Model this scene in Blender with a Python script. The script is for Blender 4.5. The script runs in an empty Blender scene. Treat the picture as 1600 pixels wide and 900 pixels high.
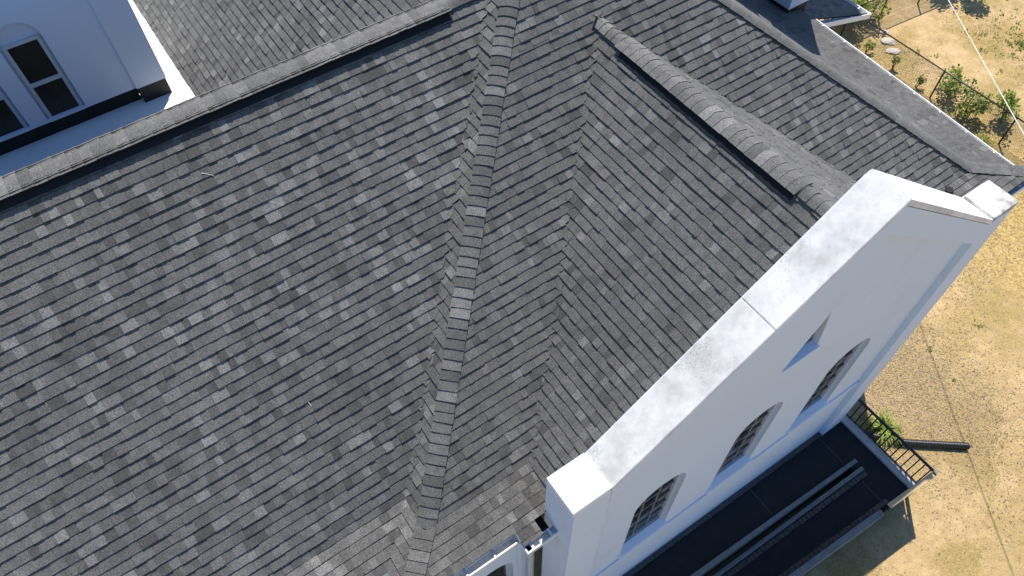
import bpy, bmesh, math, random
from mathutils import Vector, Matrix, noise
from mathutils.geometry import tessellate_polygon

random.seed(7)
scene = bpy.context.scene
COL = scene.collection

# ------------------------------------------------------------------ camera, sky, sun, exposure
CAM_LOC = Vector((-2.980932, -5.672517, 8.233816))
CAM_R = ((0.826813, -0.562188, -0.018006), (-0.471564, -0.675371, -0.567011), (0.306606, 0.477303, -0.823514))  # right, down, forward
FOCAL = 1179.77                                                     # pixels at 1600 wide
cam_data = bpy.data.cameras.new("camera")
cam = bpy.data.objects.new("camera", cam_data)
COL.objects.link(cam)
r_, d_, f_ = (Vector(v) for v in CAM_R)
m = Matrix((r_, -d_, -f_)).transposed().to_4x4()
m.translation = CAM_LOC
cam.matrix_world = m
cam_data.sensor_width = 36.0
cam_data.lens = 36.0 * FOCAL / 1600.0
cam_data.clip_start = 0.1
cam_data.clip_end = 2000.0
scene.camera = cam

SUN_AZ = math.atan2(0.75, 0.66)          # direction towards the sun in plan, from +X
SUN_EL = math.radians(59)
world = bpy.data.worlds.new("World")
scene.world = world
world.use_nodes = True
wn = world.node_tree
bg = wn.nodes["Background"]
sky = wn.nodes.new("ShaderNodeTexSky")
sky.sky_type = 'NISHITA'
sky.sun_disc = False
sky.sun_elevation = SUN_EL
sky.sun_rotation = math.pi / 2 - SUN_AZ
sky.dust_density = 0.1
sky.ozone_density = 10.0
wn.links.new(sky.outputs[0], bg.inputs[0])
bg.inputs[1].default_value = 0.115
sun_data = bpy.data.lights.new("sun", 'SUN')
sun_data.energy = 4.5
sun_data.angle = math.radians(0.55)
sun_data.color = (1.0, 0.94, 0.84)
sun = bpy.data.objects.new("sun", sun_data)
COL.objects.link(sun)
sv = Vector((math.cos(SUN_AZ) * math.cos(SUN_EL), math.sin(SUN_AZ) * math.cos(SUN_EL), math.sin(SUN_EL)))
sun.rotation_euler = sv.to_track_quat('Z', 'Y').to_euler()
sun.location = sv * 60
vs = scene.view_settings
vs.view_transform = 'Standard'
vs.look = 'None'
vs.exposure = 0.6
vs.gamma = 1.0
vs.use_curve_mapping = False
scene.cycles.max_bounces = 6
scene.cycles.diffuse_bounces = 4


def project(P):
    rel = Vector(P) - CAM_LOC
    z = rel.dot(f_)
    if z < 0.1:
        return (-9999, -9999)
    return (800 + FOCAL * rel.dot(r_) / z, 450 + FOCAL * rel.dot(d_) / z)


# ------------------------------------------------------------------ materials
def new_mat(name):
    mt = bpy.data.materials.new(name)
    mt.use_nodes = True
    nt = mt.node_tree
    return mt, nt, nt.nodes["Principled BSDF"]


def N(nt, kind, **kw):
    n = nt.nodes.new(kind)
    for k, v in kw.items():
        setattr(n, k, v)
    return n


def noise_node(nt, scale, detail=3, rough=0.6, vec=None, dist=0.0):
    n = N(nt, "ShaderNodeTexNoise")
    n.inputs["Scale"].default_value = scale
    n.inputs["Detail"].default_value = detail
    n.inputs["Roughness"].default_value = rough
    n.inputs["Distortion"].default_value = dist
    if vec is not None:
        nt.links.new(vec, n.inputs["Vector"])
    return n.outputs["Fac"]


def ramp(nt, fac, stops, interp='LINEAR'):
    n = N(nt, "ShaderNodeValToRGB")
    n.color_ramp.interpolation = interp
    el = n.color_ramp.elements
    while len(el) < len(stops):
        el.new(0.5)
    for e_, (p_, c_) in zip(el, stops):
        e_.position = p_
        e_.color = (c_[0], c_[1], c_[2], 1) if not isinstance(c_, (int, float)) else (c_, c_, c_, 1)
    nt.links.new(fac, n.inputs[0])
    return n.outputs[0]


def mix(nt, fac, a, b, mode='MIX'):
    n = N(nt, "ShaderNodeMix", data_type='RGBA', blend_type=mode)
    for sock, val in ((n.inputs[0], fac), (n.inputs[6], a), (n.inputs[7], b)):
        if hasattr(val, "node"):
            nt.links.new(val, sock)
        elif isinstance(val, (int, float)) and sock != n.inputs[0]:
            sock.default_value = (val, val, val, 1)
        elif isinstance(val, (int, float)):
            sock.default_value = val
        else:
            sock.default_value = (*val, 1)
    return n.outputs[2]


def math_node(nt, op, a, b=0.0, c=0.0):
    n = N(nt, "ShaderNodeMath", operation=op)
    for i, v in enumerate((a, b, c)):
        if hasattr(v, "node"):
            nt.links.new(v, n.inputs[i])
        else:
            n.inputs[i].default_value = v
    return n.outputs[0]


def bump(nt, bsdf, height, strength, dist=0.01):
    b = N(nt, "ShaderNodeBump")
    b.inputs["Strength"].default_value = strength
    b.inputs["Distance"].default_value = dist
    nt.links.new(height, b.inputs["Height"])
    nt.links.new(b.outputs[0], bsdf.inputs["Normal"])


def pos(nt):
    return N(nt, "ShaderNodeNewGeometry").outputs["Position"]


def shingle_material(name, by_object):
    mt, nt, b = new_mat(name)
    if by_object:
        sep = N(nt, "ShaderNodeSeparateColor")
        nt.links.new(N(nt, "ShaderNodeObjectInfo").outputs["Color"], sep.inputs[0])
        tone = sep.outputs[0]
    else:
        tone = N(nt, "ShaderNodeAttribute", attribute_name="tone").outputs["Fac"]
    base = ramp(nt, tone, [(0.0, (0.045, 0.0438, 0.0412)), (0.3, (0.080, 0.0778, 0.0735)), (0.6, (0.112, 0.109, 0.103)), (1.0, (0.194, 0.189, 0.179))])
    p = pos(nt)
    grain = noise_node(nt, 70, 2, 0.85, p)
    g1 = ramp(nt, grain, [(0.26, 0.30), (0.5, 1.0), (0.74, 1.95)])
    blot = noise_node(nt, 9, 3, 0.6, p)
    g2 = ramp(nt, blot, [(0.3, 0.84), (0.7, 1.14)])
    wide = noise_node(nt, 0.6, 3, 0.6, p)
    g3 = ramp(nt, wide, [(0.3, 0.86), (0.7, 1.14)])
    c = mix(nt, 1.0, mix(nt, 1.0, mix(nt, 1.0, base, g1, 'MULTIPLY'), g2, 'MULTIPLY'), g3, 'MULTIPLY')
    nt.links.new(c, b.inputs["Base Color"])
    b.inputs["Roughness"].default_value = 0.92
    b.inputs["Specular IOR Level"].default_value = 0.25
    b.inputs["Sheen Weight"].default_value = 0.12
    b.inputs["Sheen Roughness"].default_value = 0.6
    bump(nt, b, grain, 0.5, 0.006)
    return mt


M_SH_O = shingle_material("asphalt_shingle_single", True)
M_SH = shingle_material("asphalt_shingle", False)
M_EDGE = bpy.data.materials.new("cut_asphalt_edge")
M_EDGE.use_nodes = True
M_EDGE.node_tree.nodes["Principled BSDF"].inputs["Base Color"].default_value = (0.014, 0.012, 0.009, 1)
M_EDGE.node_tree.nodes["Principled BSDF"].inputs["Roughness"].default_value = 0.9


def plain(name, col, rough=0.6, spec=0.5, var=0.0, scale=6.0, bumpk=0.0, metal=0.0):
    mt, nt, b = new_mat(name)
    if var:
        p = pos(nt)
        k = noise_node(nt, scale, 5, 0.65, p)
        g = ramp(nt, k, [(0.25, 1 - var), (0.75, 1 + var * 0.6)])
        nt.links.new(mix(nt, 1.0, col, g, 'MULTIPLY'), b.inputs["Base Color"])
        if bumpk:
            bump(nt, b, noise_node(nt, scale * 6, 4, 0.7, p), bumpk, 0.01)
    else:
        b.inputs["Base Color"].default_value = (*col, 1)
    b.inputs["Roughness"].default_value = rough
    b.inputs["Specular IOR Level"].default_value = spec
    b.inputs["Metallic"].default_value = metal
    return mt


def stucco_material(name, base=(0.80, 0.80, 0.79), stain=0.25, speck=0.0, lo=0.55, seam=None, dirt=(0.46, 0.44, 0.40), sc=1.1):
    mt, nt, b = new_mat(name)
    p = pos(nt)
    k = noise_node(nt, sc, 6, 0.68, p)
    g = ramp(nt, k, [(lo, 0.0), (lo + 0.25, 1.0)])
    c = mix(nt, math_node(nt, 'MULTIPLY', g, stain), base, dirt)
    streak = N(nt, "ShaderNodeMapping")
    streak.inputs["Scale"].default_value = (9, 9, 0.5)
    nt.links.new(p, streak.inputs[0])
    sk = ramp(nt, noise_node(nt, 1.0, 4, 0.6, streak.outputs[0]), [(0.60, 0.0), (0.8, 1.0)])
    c = mix(nt, math_node(nt, 'MULTIPLY', sk, stain * 0.5), c, (0.42, 0.41, 0.39))
    if seam is not None:
        sx = N(nt, "ShaderNodeSeparateXYZ")
        nt.links.new(p, sx.inputs[0])
        off = math_node(nt, 'ABSOLUTE', math_node(nt, 'SUBTRACT', sx.outputs[0], seam))
        near = ramp(nt, math_node(nt, 'ADD', math_node(nt, 'MULTIPLY', off, 8.0), math_node(nt, 'MULTIPLY', noise_node(nt, 5, 5, 0.75, p), 0.9)), [(0.36, 1.0), (0.52, 0.0)])
        c = mix(nt, math_node(nt, 'MULTIPLY', near, 0.8), c, (0.16, 0.16, 0.15))
    if speck:
        w = ramp(nt, noise_node(nt, 0.9, 3, 0.6, p), [(0.5, 0.0), (0.62, 1.0)])
        s = ramp(nt, noise_node(nt, 46, 3, 0.75, p), [(0.53, 0.0), (0.62, 1.0)])
        c = mix(nt, math_node(nt, 'MULTIPLY', math_node(nt, 'MULTIPLY', w, s), speck), c, (0.24, 0.24, 0.23))
    nt.links.new(c, b.inputs["Base Color"])
    b.inputs["Roughness"].default_value = 0.85
    b.inputs["Specular IOR Level"].default_value = 0.3
    bump(nt, b, noise_node(nt, 60, 4, 0.7, p), 0.18, 0.006)
    return mt


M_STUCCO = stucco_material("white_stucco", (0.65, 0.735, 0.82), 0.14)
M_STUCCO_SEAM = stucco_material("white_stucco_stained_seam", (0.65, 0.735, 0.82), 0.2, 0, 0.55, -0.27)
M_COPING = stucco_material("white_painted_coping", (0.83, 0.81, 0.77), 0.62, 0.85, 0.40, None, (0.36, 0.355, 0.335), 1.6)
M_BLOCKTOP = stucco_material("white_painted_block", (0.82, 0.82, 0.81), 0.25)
M_BLOCKWORN = stucco_material("worn_painted_block", (0.82, 0.81, 0.79), 1.0, 0.5, 0.42, None, (0.25, 0.235, 0.20), 3.4)
M_MEMBRANE = stucco_material("white_roof_membrane", (0.76, 0.76, 0.74), 0.45)
M_DECK = plain("roof_underlay", (0.012, 0.012, 0.013), 0.95, 0.1)
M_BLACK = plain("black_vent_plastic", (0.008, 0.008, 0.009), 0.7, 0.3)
M_FLASH = plain("black_base_flashing", (0.010, 0.010, 0.011), 0.55, 0.4, 0.4, 3)
M_GUTTER = plain("white_gutter_metal", (0.78, 0.79, 0.80), 0.4, 0.5, 0.08, 4)
M_GUTIN = plain("dusty_gutter_floor", (0.72, 0.70, 0.66), 0.8, 0.3, 0.4, 8)
M_GLASS = plain("dark_window_glass", (0.012, 0.012, 0.011), 0.08, 0.5)
M_SCREEN = plain("window_insect_screen", (0.034, 0.030, 0.022), 0.25, 0.4, 0.3, 5)
M_FRAME = plain("white_window_frame", (0.58, 0.61, 0.64), 0.45, 0.5, 0.1, 8)
M_MUNTIN = plain("beige_window_bar", (0.24, 0.225, 0.20), 0.6, 0.4)
M_RAMP = plain("black_ramp_coating", (0.016, 0.017, 0.019), 0.75, 0.3, 0.35, 4, 0.2)
M_KERB = plain("grey_kerb_concrete", (0.20, 0.20, 0.195), 0.9, 0.3, 0.3, 7, 0.3)
M_PALEKERB = plain("pale_kerb_concrete", (0.46, 0.45, 0.43), 0.9, 0.3, 0.2, 7, 0.3)
M_BRICK = plain("dark_kerb_brick", (0.11, 0.095, 0.085), 0.9, 0.3, 0.4, 12, 0.3)
M_WOODRAIL = plain("tan_wall_cap", (0.55, 0.41, 0.23), 0.8, 0.3, 0.15, 10)
M_IRON = plain("black_painted_iron", (0.011, 0.012, 0.014), 0.45, 0.5)
M_HOSE = plain("black_drain_hose", (0.012, 0.012, 0.012), 0.42, 0.5)
M_WIRE = plain("galvanised_wire", (0.16, 0.15, 0.13), 0.6, 0.5, metal=0.3)
M_CABLE = plain("white_cable", (0.75, 0.74, 0.71), 0.6, 0.4)
M_BARK = plain("brown_bark", (0.09, 0.07, 0.05), 0.9, 0.2, 0.4, 20)
M_TWIG = plain("pale_twig", (0.7, 0.68, 0.62), 0.8, 0.2)
M_STONE = plain("pale_stone", (0.55, 0.50, 0.42), 0.9, 0.2, 0.3, 6, 0.3)


def leaf_material(name, c0, c1, c2):
    mt, nt, b = new_mat(name)
    a = N(nt, "ShaderNodeAttribute", attribute_name="tone").outputs["Fac"]
    nt.links.new(ramp(nt, a, [(0.0, c0), (0.5, c1), (1.0, c2)]), b.inputs["Base Color"])
    b.inputs["Roughness"].default_value = 0.6
    b.inputs["Specular IOR Level"].default_value = 0.3
    tr = N(nt, "ShaderNodeBsdfTranslucent")
    nt.links.new(ramp(nt, a, [(0.0, c0), (0.5, c1), (1.0, c2)]), tr.inputs[0])
    ms = N(nt, "ShaderNodeMixShader")
    ms.inputs[0].default_value = 0.3
    nt.links.new(b.outputs[0], ms.inputs[1])
    nt.links.new(tr.outputs[0], ms.inputs[2])
    nt.links.new(ms.outputs[0], nt.nodes["Material Output"].inputs[0])
    return mt


M_LEAF = leaf_material("shrub_leaf", (0.06, 0.095, 0.014), (0.19, 0.25, 0.035), (0.38, 0.44, 0.08))
M_STRAP = leaf_material("strap_leaf", (0.09, 0.13, 0.02), (0.19, 0.25, 0.04), (0.36, 0.40, 0.09))
M_LITTER = leaf_material("dry_leaf", (0.129, 0.091, 0.053), (0.319, 0.243, 0.137), (0.502, 0.426, 0.289))
M_DRYGRASS = leaf_material("dry_grass_blade", (0.152, 0.144, 0.046), (0.304, 0.251, 0.106), (0.426, 0.350, 0.182))


def ground_material():
    mt, nt, b = new_mat("dry_sandy_ground")
    p = pos(nt)
    sand = ramp(nt, noise_node(nt, 3.0, 8, 0.72, p), [(0.25, (0.323, 0.216, 0.101)), (0.5, (0.453, 0.320, 0.161)), (0.75, (0.534, 0.395, 0.217))])
    dry = ramp(nt, noise_node(nt, 22, 6, 0.8, p), [(0.3, (0.170, 0.122, 0.043)), (0.5, (0.339, 0.242, 0.096)), (0.7, (0.485, 0.365, 0.167))])
    mulch = ramp(nt, noise_node(nt, 28, 6, 0.85, p), [(0.40, (0.089, 0.059, 0.032)), (0.5, (0.275, 0.190, 0.100)), (0.60, (0.517, 0.388, 0.223))])
    sx = N(nt, "ShaderNodeSeparateXYZ")
    nt.links.new(p, sx.inputs[0])
    wob = noise_node(nt, 0.45, 5, 0.6, p)
    wob2 = noise_node(nt, 0.8, 5, 0.65, p)
    # bed by the building: within about 5 m of the corner of the gable wall
    dx = math_node(nt, 'SUBTRACT', sx.outputs[0], 9.6)
    dy = math_node(nt, 'SUBTRACT', sx.outputs[1], -3.4)
    dist = math_node(nt, 'SQRT', math_node(nt, 'ADD', math_node(nt, 'MULTIPLY', dx, dx), math_node(nt, 'MULTIPLY', math_node(nt, 'MULTIPLY', dy, dy), 0.8)))
    bed = ramp(nt, math_node(nt, 'ADD', math_node(nt, 'MULTIPLY', dist, 0.2), math_node(nt, 'MULTIPLY', math_node(nt, 'SUBTRACT', wob, 0.5), 1.1)), [(0.38, 1.0), (0.62, 0.0)])
    # strip between the building and the chain link fence
    fl = ramp(nt, math_node(nt, 'ADD', math_node(nt, 'MULTIPLY', math_node(nt, 'SUBTRACT', sx.outputs[0], 14.2), 0.6), math_node(nt, 'MULTIPLY', math_node(nt, 'SUBTRACT', wob2, 0.5), 1.2)), [(0.3, 0.0), (0.7, 1.0)])
    fr = ramp(nt, math_node(nt, 'ADD', math_node(nt, 'MULTIPLY', math_node(nt, 'SUBTRACT', 20.9, sx.outputs[0]), 0.5), math_node(nt, 'MULTIPLY', math_node(nt, 'SUBTRACT', wob, 0.5), 1.6)), [(0.3, 0.0), (0.75, 1.0)])
    strip = math_node(nt, 'MULTIPLY', math_node(nt, 'MULTIPLY', fl, fr), 0.75)
    chips = ramp(nt, noise_node(nt, 13, 5, 0.8, p), [(0.38, (0.202, 0.127, 0.037)), (0.5, (0.405, 0.280, 0.100)), (0.62, (0.566, 0.418, 0.192))])
    grassy = ramp(nt, noise_node(nt, 0.42, 5, 0.6, p), [(0.44, 0.0), (0.58, 1.0)])
    c = mix(nt, grassy, sand, dry)
    c = mix(nt, strip, c, chips)
    c = mix(nt, math_node(nt, 'MULTIPLY', bed, 0.6), c, mulch)
    gn = ramp(nt, noise_node(nt, 0.55, 6, 0.7, p, 0.5), [(0.59, 0.0), (0.70, 1.0)])
    fine = ramp(nt, noise_node(nt, 18, 4, 0.7, p), [(0.4, 0.0), (0.62, 1.0)])
    c = mix(nt, math_node(nt, 'MULTIPLY', math_node(nt, 'MULTIPLY', gn, fine), 0.75), c, (0.113, 0.127, 0.027))
    c = mix(nt, 1.0, c, ramp(nt, noise_node(nt, 34, 4, 0.85, p, 0.4), [(0.3, 0.72), (0.5, 1.06), (0.7, 1.30)]), 'MULTIPLY')
    c = mix(nt, 1.0, c, ramp(nt, noise_node(nt, 7, 4, 0.7, p), [(0.3, 0.95), (0.7, 1.18)]), 'MULTIPLY')
    nt.links.new(c, b.inputs["Base Color"])
    b.inputs["Roughness"].default_value = 0.95
    b.inputs["Specular IOR Level"].default_value = 0.15
    hh = math_node(nt, 'ADD', noise_node(nt, 24, 6, 0.8, p), math_node(nt, 'MULTIPLY', noise_node(nt, 2.5, 4, 0.6, p), 2.0))
    bump(nt, b, hh, 0.7, 0.05)
    return mt


M_GROUND = ground_material()

# ------------------------------------------------------------------ object helpers


def root(name, label, cat, loc, group=None):
    o = bpy.data.objects.new(name, None)
    o.empty_display_size = 0.3
    COL.objects.link(o)
    o.location = loc
    o["label"] = label
    o["category"] = cat
    if group:
        o["group"] = group
    return o


def mesh_of(name, verts, faces, mat=None, smooth=False, tones=None):
    me = bpy.data.meshes.new(name)
    me.from_pydata([tuple(v) for v in verts], [], faces)
    if mat:
        me.materials.append(mat)
    if tones is not None:
        at = me.attributes.new("tone", 'FLOAT', 'FACE')
        at.data.foreach_set("value", tones)
    if smooth:
        me.polygons.foreach_set("use_smooth", [True] * len(me.polygons))
    me.update()
    return me


def part(name, me, parent, label=None, kind=None):
    """a mesh given in world coordinates as a child of parent (thing at its base, or a part whose frame is the world)"""
    o = bpy.data.objects.new(name, me)
    COL.objects.link(o)
    o.parent = parent
    if parent is not None and parent.parent is None:
        o.location = -parent.location
    if label:
        o["label"] = label
    if kind:
        o["kind"] = kind
    return o


class MB:
    def __init__(self):
        self.v, self.f, self.t = [], [], []

    def poly(self, pts, tone=0.5):
        i = len(self.v)
        self.v += [tuple(p) for p in pts]
        self.f.append(list(range(i, i + len(pts))))
        self.t.append(tone)

    def hexa(self, c, tone=0.5):
        """8 corners: bottom 4 counter-clockwise, top 4"""
        i = len(self.v)
        self.v += [tuple(p) for p in c]
        for q_ in ((3, 2, 1, 0), (4, 5, 6, 7), (0, 1, 5, 4), (1, 2, 6, 5), (2, 3, 7, 6), (3, 0, 4, 7)):
            self.f.append([i + k for k in q_])
            self.t.append(tone)

    def box(self, x0, x1, y0, y1, z0, z1, tone=0.5):
        self.hexa([(x0, y0, z0), (x1, y0, z0), (x1, y1, z0), (x0, y1, z0), (x0, y0, z1), (x1, y0, z1), (x1, y1, z1), (x0, y1, z1)], tone)

    def bar(self, a, b, w, h, up=(0, 0, 1)):
        """box from a to b, w wide, h high, centred on the line"""
        a, b = Vector(a), Vector(b)
        d = (b - a).normalized()
        s = d.cross(Vector(up))
        if s.length < 1e-4:
            s = d.cross(Vector((1, 0, 0)))
        s.normalize()
        u = s.cross(d).normalized()
        s, u = s * w / 2, u * h / 2
        self.hexa([a - s - u, a + s - u, b + s - u, b - s - u, a - s + u, a + s + u, b + s + u, b - s + u])

    def tube(self, pts, rad, n=8, cap=True):
        pts = [Vector(p) for p in pts]
        rings = []
        for k, p in enumerate(pts):
            d = (pts[min(k + 1, len(pts) - 1)] - pts[max(k - 1, 0)]).normalized()
            a = d.cross(Vector((0, 0, 1)))
            if a.length < 1e-3:
                a = d.cross(Vector((1, 0, 0)))
            a.normalize()
            b = a.cross(d)
            rr = rad[k] if isinstance(rad, (list, tuple)) else rad
            i = len(self.v)
            for j in range(n):
                th = 2 * math.pi * j / n
                self.v.append(tuple(p + a * (rr * math.cos(th)) + b * (rr * math.sin(th))))
            rings.append(i)
        for r0, r1 in zip(rings, rings[1:]):
            for j in range(n):
                self.f.append([r0 + j, r0 + (j + 1) % n, r1 + (j + 1) % n, r1 + j])
                self.t.append(0.5)
        if cap:
            self.f.append([rings[0] + j for j in range(n)][::-1])
            self.f.append([rings[-1] + j for j in range(n)])
            self.t += [0.5, 0.5]

    def extrude_y(self, loop, y0, y1, holes=()):
        """solid from an (x,z) outline with holes, between y0 (front) and y1"""
        loops = [list(loop)] + [list(h) for h in holes]
        flat = [p for l in loops for p in l]
        tris = tessellate_polygon([[Vector((p[0], p[1], 0)) for p in l] for l in loops])
        for yy, flip in ((y0, False), (y1, True)):
            i = len(self.v)
            self.v += [(p[0], yy, p[1]) for p in flat]
            for t in tris:
                a, b, c = (Vector((flat[k][0], flat[k][1])) for k in t)
                cr = (b - a).x * (c - a).y - (b - a).y * (c - a).x
                tt = list(t) if (cr > 0) else list(t)[::-1]
                if flip:
                    tt = tt[::-1]
                self.f.append([i + k for k in tt])
                self.t.append(0.5)
        for l in loops:
            n = len(l)
            for k in range(n):
                a, b = l[k], l[(k + 1) % n]
                self.poly([(a[0], y0, a[1]), (a[0], y1, a[1]), (b[0], y1, b[1]), (b[0], y0, b[1])])

    def build(self, name, mat, parent, label=None, kind=None, smooth=False, tone=False, bevel=0.0):
        me = mesh_of(name, self.v, self.f, mat, smooth, self.t if tone else None)
        bm = bmesh.new()
        bm.from_mesh(me)
        if not tone:
            bmesh.ops.remove_doubles(bm, verts=bm.verts, dist=1e-5)
            bmesh.ops.recalc_face_normals(bm, faces=bm.faces)
        bm.to_mesh(me)
        bm.free()
        o = part(name, me, parent, label, kind)
        if bevel:
            md = o.modifiers.new("bevel", 'BEVEL')
            md.width = bevel
            md.segments = 2
            md.limit_method = 'ANGLE'
        return o


# ------------------------------------------------------------------ the lie of the roofs
E_ = 0.143                         # exposure of a shingle course
p = 0.8249                         # rise over run of every main slope
c_ = 1 / math.sqrt(1 + p * p)
s_ = p * c_
HA = 0.4412                        # nave slope lies this much lower than the hip end
XD = 1.7152                        # foot of the gable roof slope
XR = 3.33                          # ridge of the gable roof
ZR = p * (XR - XD)
XE = 2 * XR - XD
ZL = 1.7665                        # nave ridge
YL = (ZL + HA) / p
XG = 6.78
XM = XG / 2                        # main ridge
ZM = p * XM
ZF = -1.95                         # where the eaves start to flare
ZREF = 0.036
YF, YB = -3.61, -3.059             # front and back of the gable parapet
GZ = -9.5                          # ground

church = root("church", "white stucco church with grey asphalt shingle roofs and a parapet gable", "church", (3.4, -3.0, GZ))


class Plane:
    def __init__(self, point, downh, slope):
        """plane through point, falling along the horizontal unit vector downh with the given slope"""
        self.o = Vector(point)
        dh = Vector((downh[0], downh[1], 0))
        k = 1 / math.sqrt(1 + slope * slope)
        self.t = Vector((dh.x * k, dh.y * k, -slope * k))
        self.n = Vector((dh.x * slope * k, dh.y * slope * k, k))
        self.s = self.t.cross(self.n)          # right-handed s, t, n

    def st(self, P):
        r = Vector(P) - self.o
        return (r.dot(self.s), r.dot(self.t))

    def at(self, s, t, h=0.0):
        return self.o + self.s * s + self.t * t + self.n * h

    def half(self, P1, P2, Q):
        """half plane bounded by P1-P2 that holds Q, as (point, inward normal) in s,t"""
        a, b, q = (Vector(self.st(x)) for x in (P1, P2, Q))
        d = (b - a).normalized()
        nn = Vector((-d.y, d.x))
        if (q - a).dot(nn) < 0:
            nn = -nn
        return (a, nn)


def clip(poly, a, nn):
    out = []
    L = len(poly)
    for k in range(L):
        P, Q = poly[k], poly[(k + 1) % L]
        dp, dq = (P - a).dot(nn), (Q - a).dot(nn)
        if dp >= 0:
            out.append(P)
        if (dp > 0 > dq) or (dp < 0 < dq):
            out.append(P + (Q - P) * (dp / (dp - dq)))
    return out


def area(poly):
    return 0.5 * sum(poly[k].x * poly[(k + 1) % len(poly)].y - poly[(k + 1) % len(poly)].x * poly[k].y for k in range(len(poly)))


WEAVE = 0.10


class Valley:
    """the line where two slopes meet; every other course runs over it onto the neighbour"""

    def __init__(self, P1, P2, own, other, parity):
        self.v = Vector(P1)
        self.L = (Vector(P2) - self.v).normalized()
        self.own, self.other, self.parity = own, other, parity
        self.a_in = own.n.cross(self.L).normalized()
        self.a_out = other.n.cross(self.L).normalized()
        self.other_n = other.n

    def orient(self, Q_own, Q_other):
        if (Vector(Q_own) - self.v).dot(self.a_in) < 0:
            self.a_in = -self.a_in
        if (Vector(Q_other) - self.v).dot(self.a_out) < 0:
            self.a_out = -self.a_out
        return self

    def half2(self, off):
        a = Vector(self.own.st(self.v + self.a_in * off))
        nn = Vector((self.a_in.dot(self.own.s), self.a_in.dot(self.own.t)))
        return a, nn

    def fold(self, P, h):
        rel = P - self.v
        return self.v + self.L * rel.dot(self.L) - self.a_out * rel.dot(self.a_in) + self.other_n * h


def tone_value(rng, spread=1.0):
    r = rng.random()
    if r < 0.12 * spread:
        return min(1.0, rng.uniform(0.60, 0.68 + 0.16 * spread))
    if r < 0.25 * spread:
        return rng.uniform(0.10, 0.32)
    return min(1, max(0, rng.gauss(0.48, 0.07 * spread)))


UNIT = mesh_of("shingle_wedge", [(0, 0, 0), (1, 0, 0), (1, 1, 0), (0, 1, 0), (0, 0, 0.1), (1, 0, 0.1), (1, 1, 1), (0, 1, 1)],
               [[4, 5, 6, 7], [0, 1, 5, 4], [1, 2, 6, 5], [2, 3, 7, 6], [3, 0, 4, 7], [3, 2, 1, 0]], M_SH_O)
UNIT.materials.append(M_EDGE)
for pg in UNIT.polygons:
    pg.material_index = 1 if pg.index == 3 else 0


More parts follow.
